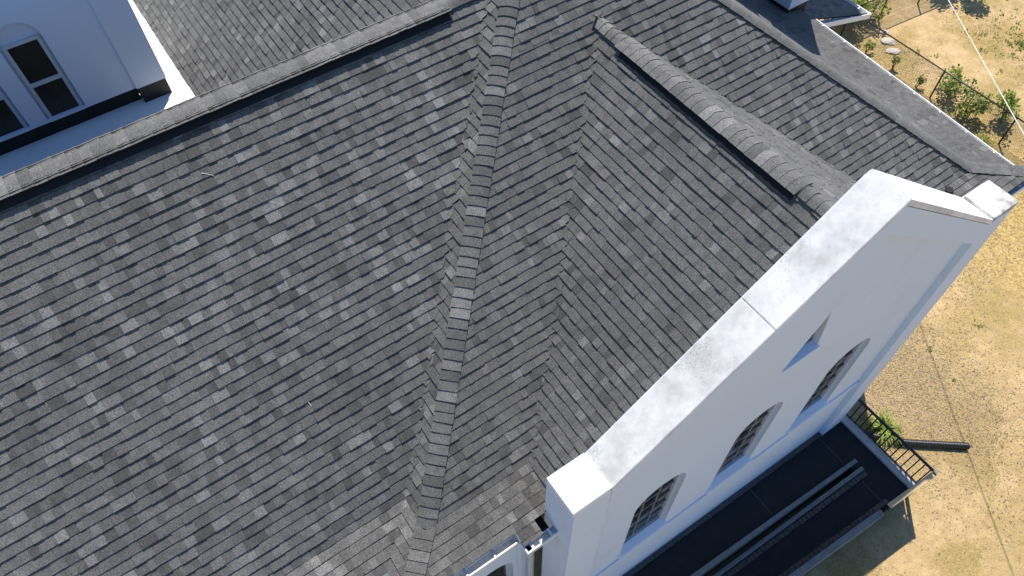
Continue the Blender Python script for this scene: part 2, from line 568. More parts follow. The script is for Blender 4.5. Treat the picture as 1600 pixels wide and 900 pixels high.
def lay(slope_obj, plane, halves, valleys, srange, trange, seed, singles=0, spread=1.0, t_shift=0.0, thick=1.0, store=None):
    """cover the region (inside every half plane) with courses of separate tabs"""
    rng = random.Random(seed)
    tabs = []
    k0 = math.floor((trange[0] - t_shift) / E_)
    k1 = math.ceil((trange[1] - t_shift) / E_)
    for k in range(k0, k1):
        t0 = k * E_ + t_shift
        s = srange[0] - rng.random() * 0.4
        wob = rng.uniform(0, 6.28)
        reach = rng.uniform(0.35, 1.3)
        while s < srange[1]:
            w = rng.choice((0.08, 0.105, 0.12, 0.135, 0.15, 0.17, 0.205))
            w *= rng.uniform(0.92, 1.08)
            th = rng.choice((0.012, 0.0155, 0.0185, 0.024)) * thick
            t1 = t0 + E_ + 0.0026 * math.sin(s * 2.1 + wob) + rng.uniform(-0.0018, 0.0018)
            g = rng.choice((0.0007, 0.0015, 0.0024))
            rect = [Vector((s, t0)), Vector((s + w - g, t0)), Vector((s + w - g, t1)), Vector((s, t1))]
            tone = tone_value(rng, spread)
            tone = min(1.0, max(0.0, tone + 0.09 * noise.noise(plane.at(s, t0) * 1.3) + 0.06 * noise.noise(plane.at(s, t0) * 0.35)))
            s += w
            poly = rect
            for a, nn in halves:
                poly = clip(poly, a, nn)
                if len(poly) < 3:
                    break
            if len(poly) < 3 or abs(area(poly)) < 1e-5:
                continue
            for v in valleys:
                a, nn = v.half2(0.0)
                if v.parity == 0:
                    over = clip(poly, a, -nn)
                    if len(over) >= 3:
                        a2, _ = v.half2(-WEAVE * reach)
                        over = clip(over, a2, nn)
                        if len(over) >= 3 and abs(area(over)) > 1e-5:
                            tabs.append(('fold', over, t0, t1, th, tone, v))
                poly = clip(poly, a, nn)
                if len(poly) < 3:
                    break
            if len(poly) < 3 or abs(area(poly)) < 1e-5:
                continue
            whole = len(poly) == 4 and abs(abs(area(poly)) - abs(area(rect))) < 1e-7
            tabs.append(('rect' if whole else 'cut', poly, t0, t1, th, tone, None))

    def solid(tab):
        kind, poly, t0, t1, th, tone, v = tab
        if area(poly) < 0:
            poly = poly[::-1]
        lift = 0.003 if kind == 'fold' else 0.0
        top, bot = [], []
        for q in poly:
            h = 0.001 + lift + th * max(0.0, min(1.0, (q.y - t0) / (t1 - t0)))
            if kind == 'fold':
                P = plane.at(q.x, q.y)
                top.append(v.fold(P, h))
                bot.append(v.fold(P, 0.0))
            else:
                top.append(plane.at(q.x, q.y, h))
                bot.append(plane.at(q.x, q.y, 0.0))
        if kind == 'fold':
            top, bot = top[::-1], bot[::-1]
        n = len(poly)
        vv = top + bot
        ff = [list(range(n))] + [[j, j + n, (j + 1) % n + n, (j + 1) % n] for j in range(n)]
        bb = [0] + [1 if min(poly[j].y, poly[(j + 1) % n].y) > t1 - 0.004 else 0 for j in range(n)]
        if kind == 'fold':
            rp = poly[::-1]
            bb = [0] + [1 if min(rp[j].y, rp[(j + 1) % n].y) > t1 - 0.004 else 0 for j in range(n)]
        return vv, ff, bb

    def seen(tab):
        kind, poly, t0, t1, th, tone, v = tab
        pts = [project(plane.at(q.x, q.y)) for q in poly]
        if any(not (2 < x < 1598 and 2 < y < 898) for x, y in pts):
            return 0
        pv = [Vector(q) for q in pts]
        return abs(area(pv))

    order = sorted(range(len(tabs)), key=lambda i: -seen(tabs[i]))
    single = set(i for i in order[:singles] if seen(tabs[i]) > 60)
    bulk = store if store is not None else MB()
    for i, tab in enumerate(tabs):
        if i in single:
            kind, poly, t0, t1, th, tone, v = tab
            if kind == 'rect':
                o = bpy.data.objects.new("shingle", UNIT)
                a = poly[0]
                mm = Matrix((plane.s * (poly[1].x - a.x), plane.t * (t1 - t0), plane.n * th)).transposed().to_4x4()
                mm.translation = plane.at(a.x, t0, 0.0005)
                COL.objects.link(o)
                o.parent = slope_obj
                o.matrix_local = mm
            else:
                vv, ff, bb = solid(tab)
                me = mesh_of("shingle_cut", vv, ff, M_SH_O)
                me.materials.append(M_EDGE)
                for pg, bl in zip(me.polygons, bb):
                    pg.material_index = bl
                o = part("shingle", me, slope_obj)
            o.color = (tone, tone, tone, 1)
        else:
            vv, ff, bb = solid(tab)
            j = len(bulk.v)
            bulk.v += [tuple(x) for x in vv]
            bulk.f += [[j + q for q in f] for f in ff]
            bulk.t += [-1.0 if bl else tab[5] for bl in bb]
    return bulk


def finish_bulk(bulk, slope_obj):
    if bulk.f:
        o = bulk.build("shingles", M_SH, slope_obj, kind="stuff", tone=True)
        o.data.materials.append(M_EDGE)
        o.data.polygons.foreach_set("material_index", [1 if t < 0 else 0 for t in bulk.t])


def deck(name, pts_list, label):
    """the boarding under the shingles: one sheet for each polygon, a little below the shingles, with real thickness"""
    mb = MB()
    for pts in pts_list:
        pts = [Vector(q) for q in pts]
        n = (pts[1] - pts[0]).cross(pts[2] - pts[0]).normalized()
        if n.z < 0:
            n = -n
            pts = pts[::-1]
        top = [q - n * 0.004 for q in pts]
        bot = [q - n * 0.03 for q in pts]
        mb.poly(top)
        mb.poly(bot[::-1])
        L = len(pts)
        for k in range(L):
            mb.poly([top[k], bot[k], bot[(k + 1) % L], top[(k + 1) % L]])
    me = mesh_of(name, mb.v, mb.f, M_DECK)
    return part(name, me, church, label)


def ref(plane_const_point, downh, slope=p):
    """plane whose t = 0 lies at ZREF so that the courses of all slopes run on at the same heights"""
    P = Vector(plane_const_point)
    d = (P.z - ZREF) / slope
    return Plane((P.x + downh[0] * d, P.y + downh[1] * d, ZREF), downh, slope)


PA = ref((0, YL, ZL), (0, -1))                    # nave, front slope
PA2 = ref((0, YL, ZL), (0, 1))                    # nave, back slope
PB = ref((0, 0, 0), (-1, 0))                      # main block, left slope
PC = ref((0, 0, 0), (0, -1))                      # main block, front hip
PD = ref((XD, 0, 0), (-1, 0))                     # gable roof, left
PE = ref((XE, 0, 0), (1, 0))                      # gable roof, right
PG = ref((XG, 0, 0), (1, 0))                      # main block, right slope
SF = 0.18
YCF = ZF / p
YAF = (ZF + HA) / p
FLW = 0.69                                        # width of the flare
ZEV = ZF - SF * FLW
PCF = Plane((0, YCF, ZF), (0, -1), SF)
PAF = Plane((0, YAF, ZF), (0, -1), SF)
XBF = ZF / p
XEV = XBF - FLW

hip_top = Vector((XM, XM, ZM))
hip_bc = Vector((XBF, YCF, ZF))
hip_bc_eave = Vector((XEV, YCF - FLW, ZEV))
ab_top = Vector((ZL / p, YL, ZL))
ab_low = Vector((XBF, YAF, ZF))
ab_eave = Vector((XEV, YAF - FLW, ZEV))
cd_top = Vector((XR, ZR / p, ZR))
cd_low = Vector((XD + XBF, YCF, ZF))
ef_low = Vector((XE - XBF, YCF, ZF))
hip_cg = Vector((XG - XBF, YCF, ZF))
GFW = 1.03
hip_cg_eave = Vector((XG - XBF + GFW, YCF - FLW, ZEV - 0.03))
DX_EV = XD + ZEV / p
cd_eave = Vector((DX_EV, YCF - FLW, ZEV))
ex_eave = Vector((XE - ZEV / p, YCF - FLW, ZEV))
WX = -11.0                                        # where the nave roof is cut off, well outside the picture
YN = 14.0


def on_a(x, z):
    return Vector((x, (z + HA) / p, z))


# ---- nave front slope
A_obj = deck("roof_slope", [[(WX, YL, ZL), ab_top, ab_low, (WX, YAF, ZF)], [(WX, YAF, ZF), ab_low, ab_eave, (WX, YAF - FLW, ZEV)]],
             "wide nave roof slope with mottled light and dark shingles")
inA = on_a(-5, 0)
vAB_A = Valley(ab_top, ab_low, PA, PB, 0).orient(inA, (ab_top + ab_low) / 2 + Vector((0, -0.3, 0)))
bulk = lay(A_obj, PA, [PA.half((-9, YL - 0.01, ZL - 0.01), (0, YL - 0.01, ZL - 0.01), inA), PA.half((-9, YAF, ZF), (0, YAF, ZF), inA)], [vAB_A],
           (-2.6, 11.0) if PA.s.x < 0 else (-11.0, 2.6), (PA.st((0, YL, ZL))[1], PA.st((0, YAF, ZF))[1]), 11, 300, 1.25)
inAF = Vector((-5, YAF - 0.3, ZF - SF * 0.3))
lay(A_obj, PAF, [PAF.half((-9, YAF - FLW, ZEV), (0, YAF - FLW, ZEV), inAF), PAF.half(ab_low, ab_eave, inAF)], [],
    (-2.6, 11.0) if PAF.s.x < 0 else (-11.0, 2.6), (0, PAF.st((0, YAF - FLW, ZEV))[1] + 0.01), 12, 0, 1.1, 0, 0.8, store=bulk)
finish_bulk(bulk, A_obj)

# ---- nave back slope (falls away behind the ridge)
ZMB = -1.50                                       # level of the white membrane gutter behind
yb = YL + (ZL - ZMB) / p
A2_obj = deck("roof_slope", [[(WX, YL, ZL), (WX, yb, ZMB), (ZMB / p, yb, ZMB), ab_top]], "nave roof slope behind the ridge")
inA2 = Vector((-5, YL + 1, ZL - p))
vA2 = PA2.half(ab_top, (ZMB / p, yb, ZMB), inA2)
bulk = lay(A2_obj, PA2, [PA2.half((-9, YL + 0.01, ZL - 0.01), (0, YL + 0.01, ZL - 0.01), inA2), vA2, PA2.half((-9, yb, ZMB), (0, yb, ZMB), inA2)], [],
           (-11.0, 2.6), (PA2.st((0, YL, ZL))[1], PA2.st((0, yb, ZMB))[1]), 13, 0)
finish_bulk(bulk, A2_obj)

# ---- main block left slope: the strip beside the hip and the part beyond the nave ridge
B_obj = deck("roof_slope", [[ab_top, hip_top, hip_bc, ab_low], [ab_low, hip_bc, hip_bc_eave, ab_eave],
                            [ab_top, (ZMB / p, yb, ZMB), (ZMB / p, YN, ZMB), (XM, YN, ZM), hip_top]],
             "narrow roof slope between the nave valley and the capped hip")
inB = Vector((0.0, 0.3, 0.0)) + Vector((0, 0, 0))
inB = Vector(((ab_low.x + hip_bc.x) / 2 + 1.0, (ab_low.y + hip_bc.y) / 2 + 1.0, ZF + p * 1.0))
vAB_B = Valley(ab_top, ab_low, PB, PA, 1).orient(inB, inA)
hBC = PB.half(hip_top, hip_bc, inB)
hrange = (-4.0, YN + 0.5)
bulk = lay(B_obj, PB, [hBC, PB.half(on_a(0, 0) * 0 + Vector((0, YL, 0)), Vector((1, YL, p)), inB), PB.half((XBF, 0, ZF), (XBF, 1, ZF), inB)], [vAB_B],
           tuple(sorted((PB.st((0, -4, 0))[0], PB.st((0, YN, 0))[0]))), (PB.st((XM, 0, ZM))[1], PB.st((XBF, 0, ZF))[1]), 21, 300)
inBr = Vector((1.0, 8.0, p))
lay(B_obj, PB, [hBC, PB.half((0, YL, 0), (1, YL, p), inBr), PB.half((XM, 0, ZM), (XM, 1, ZM), inBr), PB.half((ZMB / p, 0, ZMB), (ZMB / p, 1, ZMB), inBr),
                PB.half(ab_top, (ZMB / p, yb, ZMB), inBr)], [],
    tuple(sorted((PB.st((0, 2, 0))[0], PB.st((0, YN, 0))[0]))), (PB.st((XM, 0, ZM))[1], PB.st((ZMB / p, 0, ZMB))[1]), 22, 0, 1.1, store=bulk)
PBF = Plane((XBF, 0, ZF), (-1, 0), SF)
inBF = (ab_low + hip_bc + hip_bc_eave + ab_eave) / 4
lay(B_obj, PBF, [PBF.half(ab_low, ab_eave, inBF), PBF.half(hip_bc, hip_bc_eave, inBF), PBF.half((XEV, 0, ZEV), (XEV, 1, ZEV), inBF)], [],
    tuple(sorted((PBF.st((0, -4, 0))[0], PBF.st((0, 0, 0))[0]))), (0, 0.8), 23, 0, store=bulk)
finish_bulk(bulk, B_obj)

# ---- main block front hip, on both sides of the gable roof
C_obj = deck("roof_slope", [[hip_top, hip_bc, (cd_low.x, YCF, ZF), cd_top], [hip_top, cd_top, ef_low, hip_cg],
                            [hip_bc, hip_bc_eave, cd_eave, cd_low], [ef_low, ex_eave, hip_cg_eave, hip_cg]],
             "front hip roof slope around the gable roof")
inC = Vector((0, 0, 0))
inC = Vector((-0.3, -0.9, -0.9 * p))
inCup = Vector((XM, 2.6, 2.6 * p))
inCr = Vector((7.4, -1.6, -1.6 * p))
hCB = PC.half(hip_top, hip_bc, inC)
hCG = PC.half(hip_top, hip_cg, inCr)
hF = PC.half((0, YCF, ZF), (1, YCF, ZF), inC)
srC = tuple(sorted((PC.st((-3.5, 0, 0))[0], PC.st((11.5, 0, 0))[0])))
trC = (PC.st(hip_top)[1], PC.st((0, YCF, ZF))[1])
vCD_C = Valley(cd_top, cd_low, PC, PD, 0).orient(inC, (XR - 0.05, -2.0, ZR - 0.05 * p))
lowL = PC.half((0, ZR / p, ZR), (1, ZR / p, ZR), inC)
bulk = lay(C_obj, PC, [hCB, lowL, hF], [vCD_C], srC, trC, 31, 300, 0.8)
lay(C_obj, PC, [hCB, hCG, PC.half((0, ZR / p, ZR), (1, ZR / p, ZR), inCup)], [], srC, trC, 32, 0, 0.9, store=bulk)
vEF_C = Valley(cd_top, ef_low, PC, PE, 0).orient(inCr, (XR + 0.1, -2.0, ZR - 0.1 * p))
lay(C_obj, PC, [hCG, PC.half((0, ZR / p, ZR), (1, ZR / p, ZR), inCr), hF], [vEF_C], srC, trC, 33, 0, 1.0, store=bulk)
inCF = Vector((-1.6, YCF - 0.3, ZF - SF * 0.3))
XJ = -1.37
srF = tuple(sorted((PCF.st((-3.6, 0, 0))[0], PCF.st((0, 0, 0))[0])))
lay(C_obj, PCF, [PCF.half(hip_bc, hip_bc_eave, inCF), PCF.half(cd_low, cd_eave, inCF), PCF.half((0, YCF - FLW, ZEV), (1, YCF - FLW, ZEV), inCF)], [],
    srF, (0, 0.78), 34, 60, 1.0, 0, 0.8, store=bulk)
# the two extra courses by the corner pier, where the eave steps out
PJ = YCF - FLW - 0.20
inJ = Vector((-1.2, YCF - FLW - 0.1, ZEV - SF * 0.1))
lay(C_obj, PCF, [PCF.half((XJ, 0, 0), (XJ, 1, 0), inJ), PCF.half((-1.06, 0, 0), (-1.06, 1, 0), inJ), PCF.half((0, PJ, ZEV - SF * 0.2), (1, PJ, ZEV - SF * 0.2), inJ),
                 PCF.half((0, YCF - FLW, ZEV), (1, YCF - FLW, ZEV), inJ)], [], srF, (0.6, 1.05), 35, 10, 1.0, 0, 0.8, store=bulk)
inCFr = Vector((8.6, YCF - 0.3, ZF - SF * 0.3))
lay(C_obj, PCF, [PCF.half(ef_low, ex_eave, inCFr), PCF.half(hip_cg, hip_cg_eave, inCFr), PCF.half((0, YCF - FLW, ZEV), (1, YCF - FLW, ZEV), inCFr)], [],
    tuple(sorted((PCF.st((7, 0, 0))[0], PCF.st((11.5, 0, 0))[0]))), (0, 0.78), 36, 0, 0.8, 0, 0.8, store=bulk)
finish_bulk(bulk, C_obj)

# ---- gable roof, left and right slopes, dying into the parapet
ridge_front = Vector((XR, YB, ZR))
D_obj = deck("roof_slope", [[cd_top, cd_low, cd_eave, (DX_EV, YB, ZEV), ridge_front]], "gable roof slope falling to the woven valley beside the parapet")
inD = Vector((XR - 0.2, -2.2, ZR - 0.2 * p))
vCD_D = Valley(cd_top, cd_low, PD, PC, 1).orient(inD, inC)
bulk = lay(D_obj, PD, [PD.half(cd_top, ridge_front, inD), PD.half((0, YB, 0), (1, YB, p), inD), PD.half(cd_low, cd_eave, inD)], [vCD_D],
           tuple(sorted((PD.st((0, -3.2, 0))[0], PD.st((0, 1.8, 0))[0]))), (PD.st(ridge_front)[1], PD.st((DX_EV, 0, ZEV))[1]), 41, 300, 0.75)
finish_bulk(bulk, D_obj)
E_obj = deck("roof_slope", [[cd_top, ridge_front, (XE - ZEV / p, YB, ZEV), ex_eave, ef_low]], "pale looking right slope of the gable roof")
inE = Vector((XR + 0.2, -2.2, ZR - 0.2 * p))
bulk = lay(E_obj, PE, [PE.half(cd_top, ridge_front, inE), PE.half((0, YB, 0), (1, YB, -p), inE), PE.half(cd_top, ef_low, inE), PE.half(ef_low, ex_eave, inE)], [],
           tuple(sorted((PE.st((0, -3.2, 0))[0], PE.st((0, 1.8, 0))[0]))), (PE.st(ridge_front)[1], PE.st((XE - ZEV / p, 0, ZEV))[1]), 42, 0, 0.8)
finish_bulk(bulk, E_obj)

# ---- main block right slope with its broad bell-cast foot
xs0 = XG - XBF
prof = [(xs0, ZF)]
for w_, sl in ((0.25, 0.60), (0.25, 0.40), (0.25, 0.26), (0.28, 0.17)):
    prof.append((prof[-1][0] + w_, prof[-1][1] - w_ * sl))
XGE, ZGE = prof[-1]
GSL = 0.075                                       # the eave runs out by this much per metre
EAVE0 = Vector((XGE, YCF - FLW, ZGE))
EAVE1 = Vector((XGE + GSL * 5.7, YCF - FLW + 5.7, ZGE - 0.17 * GSL * 5.7))
EAVE2 = EAVE0 + (EAVE1 - EAVE0) * (17.0 / 5.7)


def hip_x(x):
    k = (x - xs0) / (XGE - xs0)
    return YCF - FLW * k


polys = [[hip_top, hip_cg, (xs0, YN, ZF), (XM, YN, ZM)]]
for (xa, za), (xb, zb) in zip(prof, prof[1:]):
    if xb == XGE:
        polys.append([(xa, hip_x(xa), za), EAVE0, EAVE2, (xa, EAVE2.y, za)])
    else:
        polys.append([(xa, hip_x(xa), za), (xb, hip_x(xb), zb), (xb, YN, zb), (xa, YN, za)])
G_obj = deck("roof_slope", polys, "right roof slope with a broad flared foot above the long gutter")
bulk = MB()
inG = Vector((8, 2, (XG - 8) * p))
lay(G_obj, PG, [PG.half(hip_top, hip_cg, inG), PG.half((XM, 0, ZM), (XM, 1, ZM), inG), PG.half((xs0, 0, ZF), (xs0, 1, ZF), inG)], [],
    tuple(sorted((PG.st((0, -4, 0))[0], PG.st((0, 8, 0))[0]))), (PG.st(hip_top)[1], PG.st((xs0, 0, ZF))[1]), 51, 0, 0.8, store=bulk)
tacc = 0.0
for (xa, za), (xb, zb) in zip(prof, prof[1:]):
    sl = (za - zb) / (xb - xa)
    pl = Plane((xa, 0, za), (1, 0), sl)
    q_in = Vector(((xa + xb) / 2, 2, (za + zb) / 2))
    L = math.hypot(xb - xa, za - zb)
    lay(G_obj, pl, [pl.half((xa, hip_x(xa), za), (xb, hip_x(xb), zb), q_in), pl.half(EAVE0, EAVE1, q_in) if xb == XGE else pl.half((xb, 0, zb), (xb, 1, zb), q_in), pl.half((xa, 0, za), (xa, 1, za), q_in)], [],
        tuple(sorted((pl.st((0, -4, 0))[0], pl.st((0, 8, 0))[0]))), (0, L + (1.1 if xb == XGE else 0)), 52, 0, 0.7, -tacc, 0.55, store=bulk)
    tacc = (tacc + L) % E_
finish_bulk(bulk, G_obj)


# ---- ridge and hip caps, one object for each cap
def caps(name, line_name, P0, P1, n1, n2, width, lift, seed, label, spread=1.0, rise=0.012, edge=0.0):
    """caps laid from P1 (low end) up to P0; the butt of each faces P1"""
    rng = random.Random(seed)
    P0, P1 = Vector(P0), Vector(P1)
    L = (P1 - P0).normalized()
    up = (n1 + n2).normalized()
    a1 = n1.cross(L).normalized()
    a2 = n2.cross(L).normalized()
    if a1.z > 0:
        a1 = -a1
    if a2.z > 0:
        a2 = -a2
    if a1.dot(a2) > 0.999:
        a2 = -a2

    def section(extra):
        pts = []
        for d in (-1, -0.72, -0.45, -0.22, 0, 0.22, 0.45, 0.72, 1):
            a, n = (a1, n1) if d < 0 else (a2, n2)
            round_ = 0.020 * max(0.0, 1 - abs(d) / 0.6) ** 2
            pts.append((a * (abs(d) * width) + (n if d else up) * (0.024 + lift + edge * abs(d) ** 1.3 + extra) - up * round_))
        return pts

    lo, hi = section(0.0), section(rise)
    n = len(lo)
    vv, ff = [], []
    len_ = E_ + 0.03
    for q in lo:
        vv.append(q)
    for q in hi:
        vv.append(q + L * len_)
    for q in hi:
        vv.append(q + L * len_)
    for q in hi:
        vv.append(q + L * len_ - up * 0.014)
    for k in range(n - 1):
        ff.append([k, n + k, n + k + 1, k + 1])
    for k in range(n - 1):
        ff.append([2 * n + k, 3 * n + k, 3 * n + k + 1, 2 * n + k + 1])
    nrm = (Vector(vv[n]) - Vector(vv[0])).cross(Vector(vv[1]) - Vector(vv[0]))
    if nrm.dot(up) < 0:
        ff = [f[::-1] for f in ff]
    me = mesh_of(name, vv, ff, M_SH_O)
    me.materials.append(M_EDGE)
    for pg in me.polygons:
        pg.use_smooth = pg.index < n - 1
        pg.material_index = 0 if pg.index < n - 1 else 1
    # the strip under the caps
    mb = MB()
    base = section(-0.008)
    for k in range(n - 1):
        mb.poly([P0 + base[k], P1 + base[k], P1 + base[k + 1], P0 + base[k + 1]])
    holder = mb.build(line_name, M_DECK, church, label)
    dist = (P1 - P0).length
    k = 0
    while k * E_ < dist:
        o = bpy.data.objects.new(name, me)
        COL.objects.link(o)
        o.parent = holder
        off = P1 - L * (k * E_ + len_ * 0.98)
        o.location = off + a1 * rng.uniform(-0.004, 0.004) + up * rng.uniform(0, 0.002)
        tv = tone_value(rng, spread) * 0.9 + (0.20 if edge else 0.12)  # vented caps lightened, standing in for sun on their upturned faces
        o.color = (tv, tv, tv, 1)
        k += 1
    return holder


HW = 0.136
caps("hip_cap", "hip", hip_top, hip_bc + (hip_top - hip_bc).normalized() * 0.02, PB.n, PC.n, HW, 0.006, 61, "capped hip running down between two roof slopes", 1.35, 0.016)
nBF = Vector((-SF, 0, 1)).normalized()
caps("hip_cap", "hip", hip_bc, hip_bc_eave, nBF, PCF.n, HW, 0.006, 62, "flared foot of the capped hip", 1.35, 0.016)
caps("hip_cap", "hip", hip_top, hip_cg, PC.n, PG.n, HW, 0.006, 63, "capped hip above the flared right slope", 0.5)
caps("hip_cap", "hip", hip_cg, hip_cg_eave, PCF.n, Vector((0.3, 0, 1)).normalized(), HW, 0.006, 64, "flared foot of the right hip", 0.7)
VE = 0.074
caps("ridge_cap", "ridge", (WX, YL, ZL), (1.40, YL, ZL), PA.n, PA2.n, 0.165, 0.0, 65, "nave ridge capped with shingles, lightened to paint in sun, over a black vent", 0.9, 0.007, VE)
caps("ridge_cap", "ridge", (1.36, YL, ZL), (ab_top.x + 0.05, YL, ZL), PA.n, PA2.n, HW, 0.006, 66, "end of the nave ridge past its vent")
caps("ridge_cap", "ridge", (XR, 0.86, ZR), (XR, -2.47, ZR), PD.n, PE.n, 0.155, 0.010, 67, "gable roof ridge capped with shingles over a black vent", 0.7, 0.009, 0.036)
caps("ridge_cap", "ridge", (XR, ZR / p - 0.02, ZR), (XR, 0.84, ZR), PD.n, PE.n, HW, 0.008, 68, "start of the gable roof ridge")
caps("ridge_cap", "ridge", (XR, -2.40, ZR), (XR, YB, ZR), PD.n, PE.n, HW, 0.006, 69, "foot of the gable roof ridge at the parapet")


def vent(P0, P1, n1, n2, width, label, e_):
    P0, P1 = Vector(P0), Vector(P1)
    L = (P1 - P0).normalized()
    up = (n1 + n2).normalized()
    a1, a2 = n1.cross(L).normalized(), n2.cross(L).normalized()
    a1 = -a1 if a1.z > 0 else a1
    a2 = -a2 if a2.z > 0 else a2
    mb = MB()
    for a, n in ((a1, n1), (a2, n2)):
        for (w0, w1, h0, h1) in ((width * 0.6, width - 0.03, 0.014, e_ - 0.008), (width * 0.75, width + 0.008, e_ - 0.002, e_ + 0.012), (width * 0.4, width + 0.10, 0.022, 0.032)):  # third slab: black flange widened to paint in the shade below the caps
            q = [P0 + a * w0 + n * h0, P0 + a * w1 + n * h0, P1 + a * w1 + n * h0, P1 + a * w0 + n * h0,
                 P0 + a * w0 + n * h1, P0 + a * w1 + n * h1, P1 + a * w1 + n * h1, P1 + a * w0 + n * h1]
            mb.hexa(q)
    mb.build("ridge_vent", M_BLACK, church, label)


vent((WX, YL, ZL), (1.39, YL, ZL), PA.n, PA2.n, 0.165, "black plastic vent under the nave ridge caps, flange widened to paint in shade", 0.078)
vent((XR, 0.86, ZR), (XR, -2.465, ZR), PD.n, PE.n, 0.152, "black plastic vent under the gable ridge caps, flange widened to paint in shade", 0.046)

# ------------------------------------------------------------------ the gable wall with its parapet
XB0, XB1, BW = -0.89, 7.70, 0.59
ZB, ZA = -0.74, 2.11
XC = (XB0 + XB1) / 2
ZIN = ZB - 0.06                                   # coping foot at the inner face of the corner blocks


def cop_z(x):
    x0 = XB0 + BW
    k = (min(x, 2 * XC - x) - x0) / (XC - x0)
    return ZIN + (ZA - ZIN) * k


def arch(cx, zb, zs, r, n=14):
    pts = [(cx - r, zb), (cx + r, zb)]
    pts += [(cx + r * math.cos(math.pi * k / n), zs + r * math.sin(math.pi * k / n)) for k in range(n + 1)]
    return pts


FIELD = -3.49
GW = [(1.10, 0.53), (3.25, 0.53), (5.40, 0.53)]
WZB, WZS = -5.85, -3.55
CT = 0.11
tri = [(3.00, -1.37), (3.66, -1.37), (3.42, -0.95), (3.33, -0.30), (3.24, -0.95)]
tri = [(2.99, -1.37), (3.67, -1.37), (3.45, -0.27)]
wall_out = [(XB0 + 0.03, GZ), (XB1 - 0.03, GZ), (XB1 - 0.03, ZB - 0.1), (XB1 - BW, ZB - 0.1), (XB1 - BW, ZIN - CT), (XC, ZA - CT), (XB0 + BW, ZIN - CT), (XB0 + BW, ZB - 0.1), (XB0 + 0.03, ZB - 0.1)]
mb = MB()
mb.extrude_y(wall_out, FIELD, YB + 0.03, [arch(cx, WZB, WZS, r) for cx, r in GW] + [tri])
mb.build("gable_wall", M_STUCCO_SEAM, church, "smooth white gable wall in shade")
mb = MB()
mb.extrude_y([(2.9, -1.45), (3.76, -1.45), (3.76, -0.2), (2.9, -0.2)], FIELD + 0.11, FIELD + 0.14)
mb.build("niche_pane", M_GLASS, church, "dark glass at the back of the triangular niche")
mb = MB()
mb.hexa([(2.96, FIELD - 0.03, -1.43), (3.70, FIELD - 0.03, -1.43), (3.66, FIELD + 0.105, -1.36), (3.0, FIELD + 0.105, -1.36),
         (2.96, FIELD - 0.03, -1.372), (3.70, FIELD - 0.03, -1.372), (3.66, FIELD + 0.105, -1.33), (3.0, FIELD + 0.105, -1.33)])
mb.build("niche_sill", M_STUCCO, church)
FR = -3.604
for x0, x1 in ((XB0 + 0.032, -0.27), (7.02, XB1 - 0.032)):
    mb = MB()
    mb.box(x0, x1, FR, FIELD + 0.01, GZ, ZB - 0.10)
    mb.build("pilaster", M_STUCCO_SEAM, church, bevel=0.006)
for sgn in (-1, 1):
    xa = XB0 + BW if sgn < 0 else XB1 - BW
    mb = MB()
    lo = 0.48
    xe = -0.268 if sgn < 0 else 7.018
    mb.extrude_y([(xe, cop_z(xe) - CT - 0.002), (xe, cop_z(xe) - CT - lo), (XC, ZA - CT - lo), (XC, ZA - CT - 0.002)], FR, FIELD + 0.008)
    mb.build("rake_band", M_STUCCO, church)


def coping(xa, xb, raise_, name, label):
    mb = MB()
    za, zb = cop_z(xa) + raise_, cop_z(xb) + raise_
    mb.hexa([(xa, YF, za - CT), (xb, YF, zb - CT), (xb, YB, zb - CT), (xa, YB, za - CT), (xa, YF, za), (xb, YF, zb), (xb, YB, zb), (xa, YB, za)])
    return mb.build(name, M_COPING, church, label, bevel=0.014)


coping(XB0 + BW + 0.002, 1.86, 0.0, "coping", "lower length of the white parapet coping with dark speckling")
coping(1.862, XC - 0.002, 0.006, "coping", "upper length of the white parapet coping below the apex")
coping(XC + 0.002, XB1 - BW - 0.002, 0.008, "coping", "far side of the white parapet coping")
for x0, mat, lab in ((XB0, M_BLOCKTOP, "bright white corner pier beside the gutter"), (XB1 - BW, M_BLOCKWORN, "corner pier with peeling dirty paint on top")):
    mb = MB()
    mb.box(x0, x0 + BW, YF, YB, ZB - 0.12, ZB)
    cap_ = mb.build("pier_cap", mat, church, lab, bevel=0.014)
mb = MB()
mb.box(XB0 + 0.034, XB0 + 0.60, FIELD + 0.012, YB + 0.02, -4.0, ZB - 0.118)
mb.build("pier", M_STUCCO, church)
# back face of the parapet above the roof, seen from the other side
mb = MB()
for x in (2.1, 4.4):
    pass


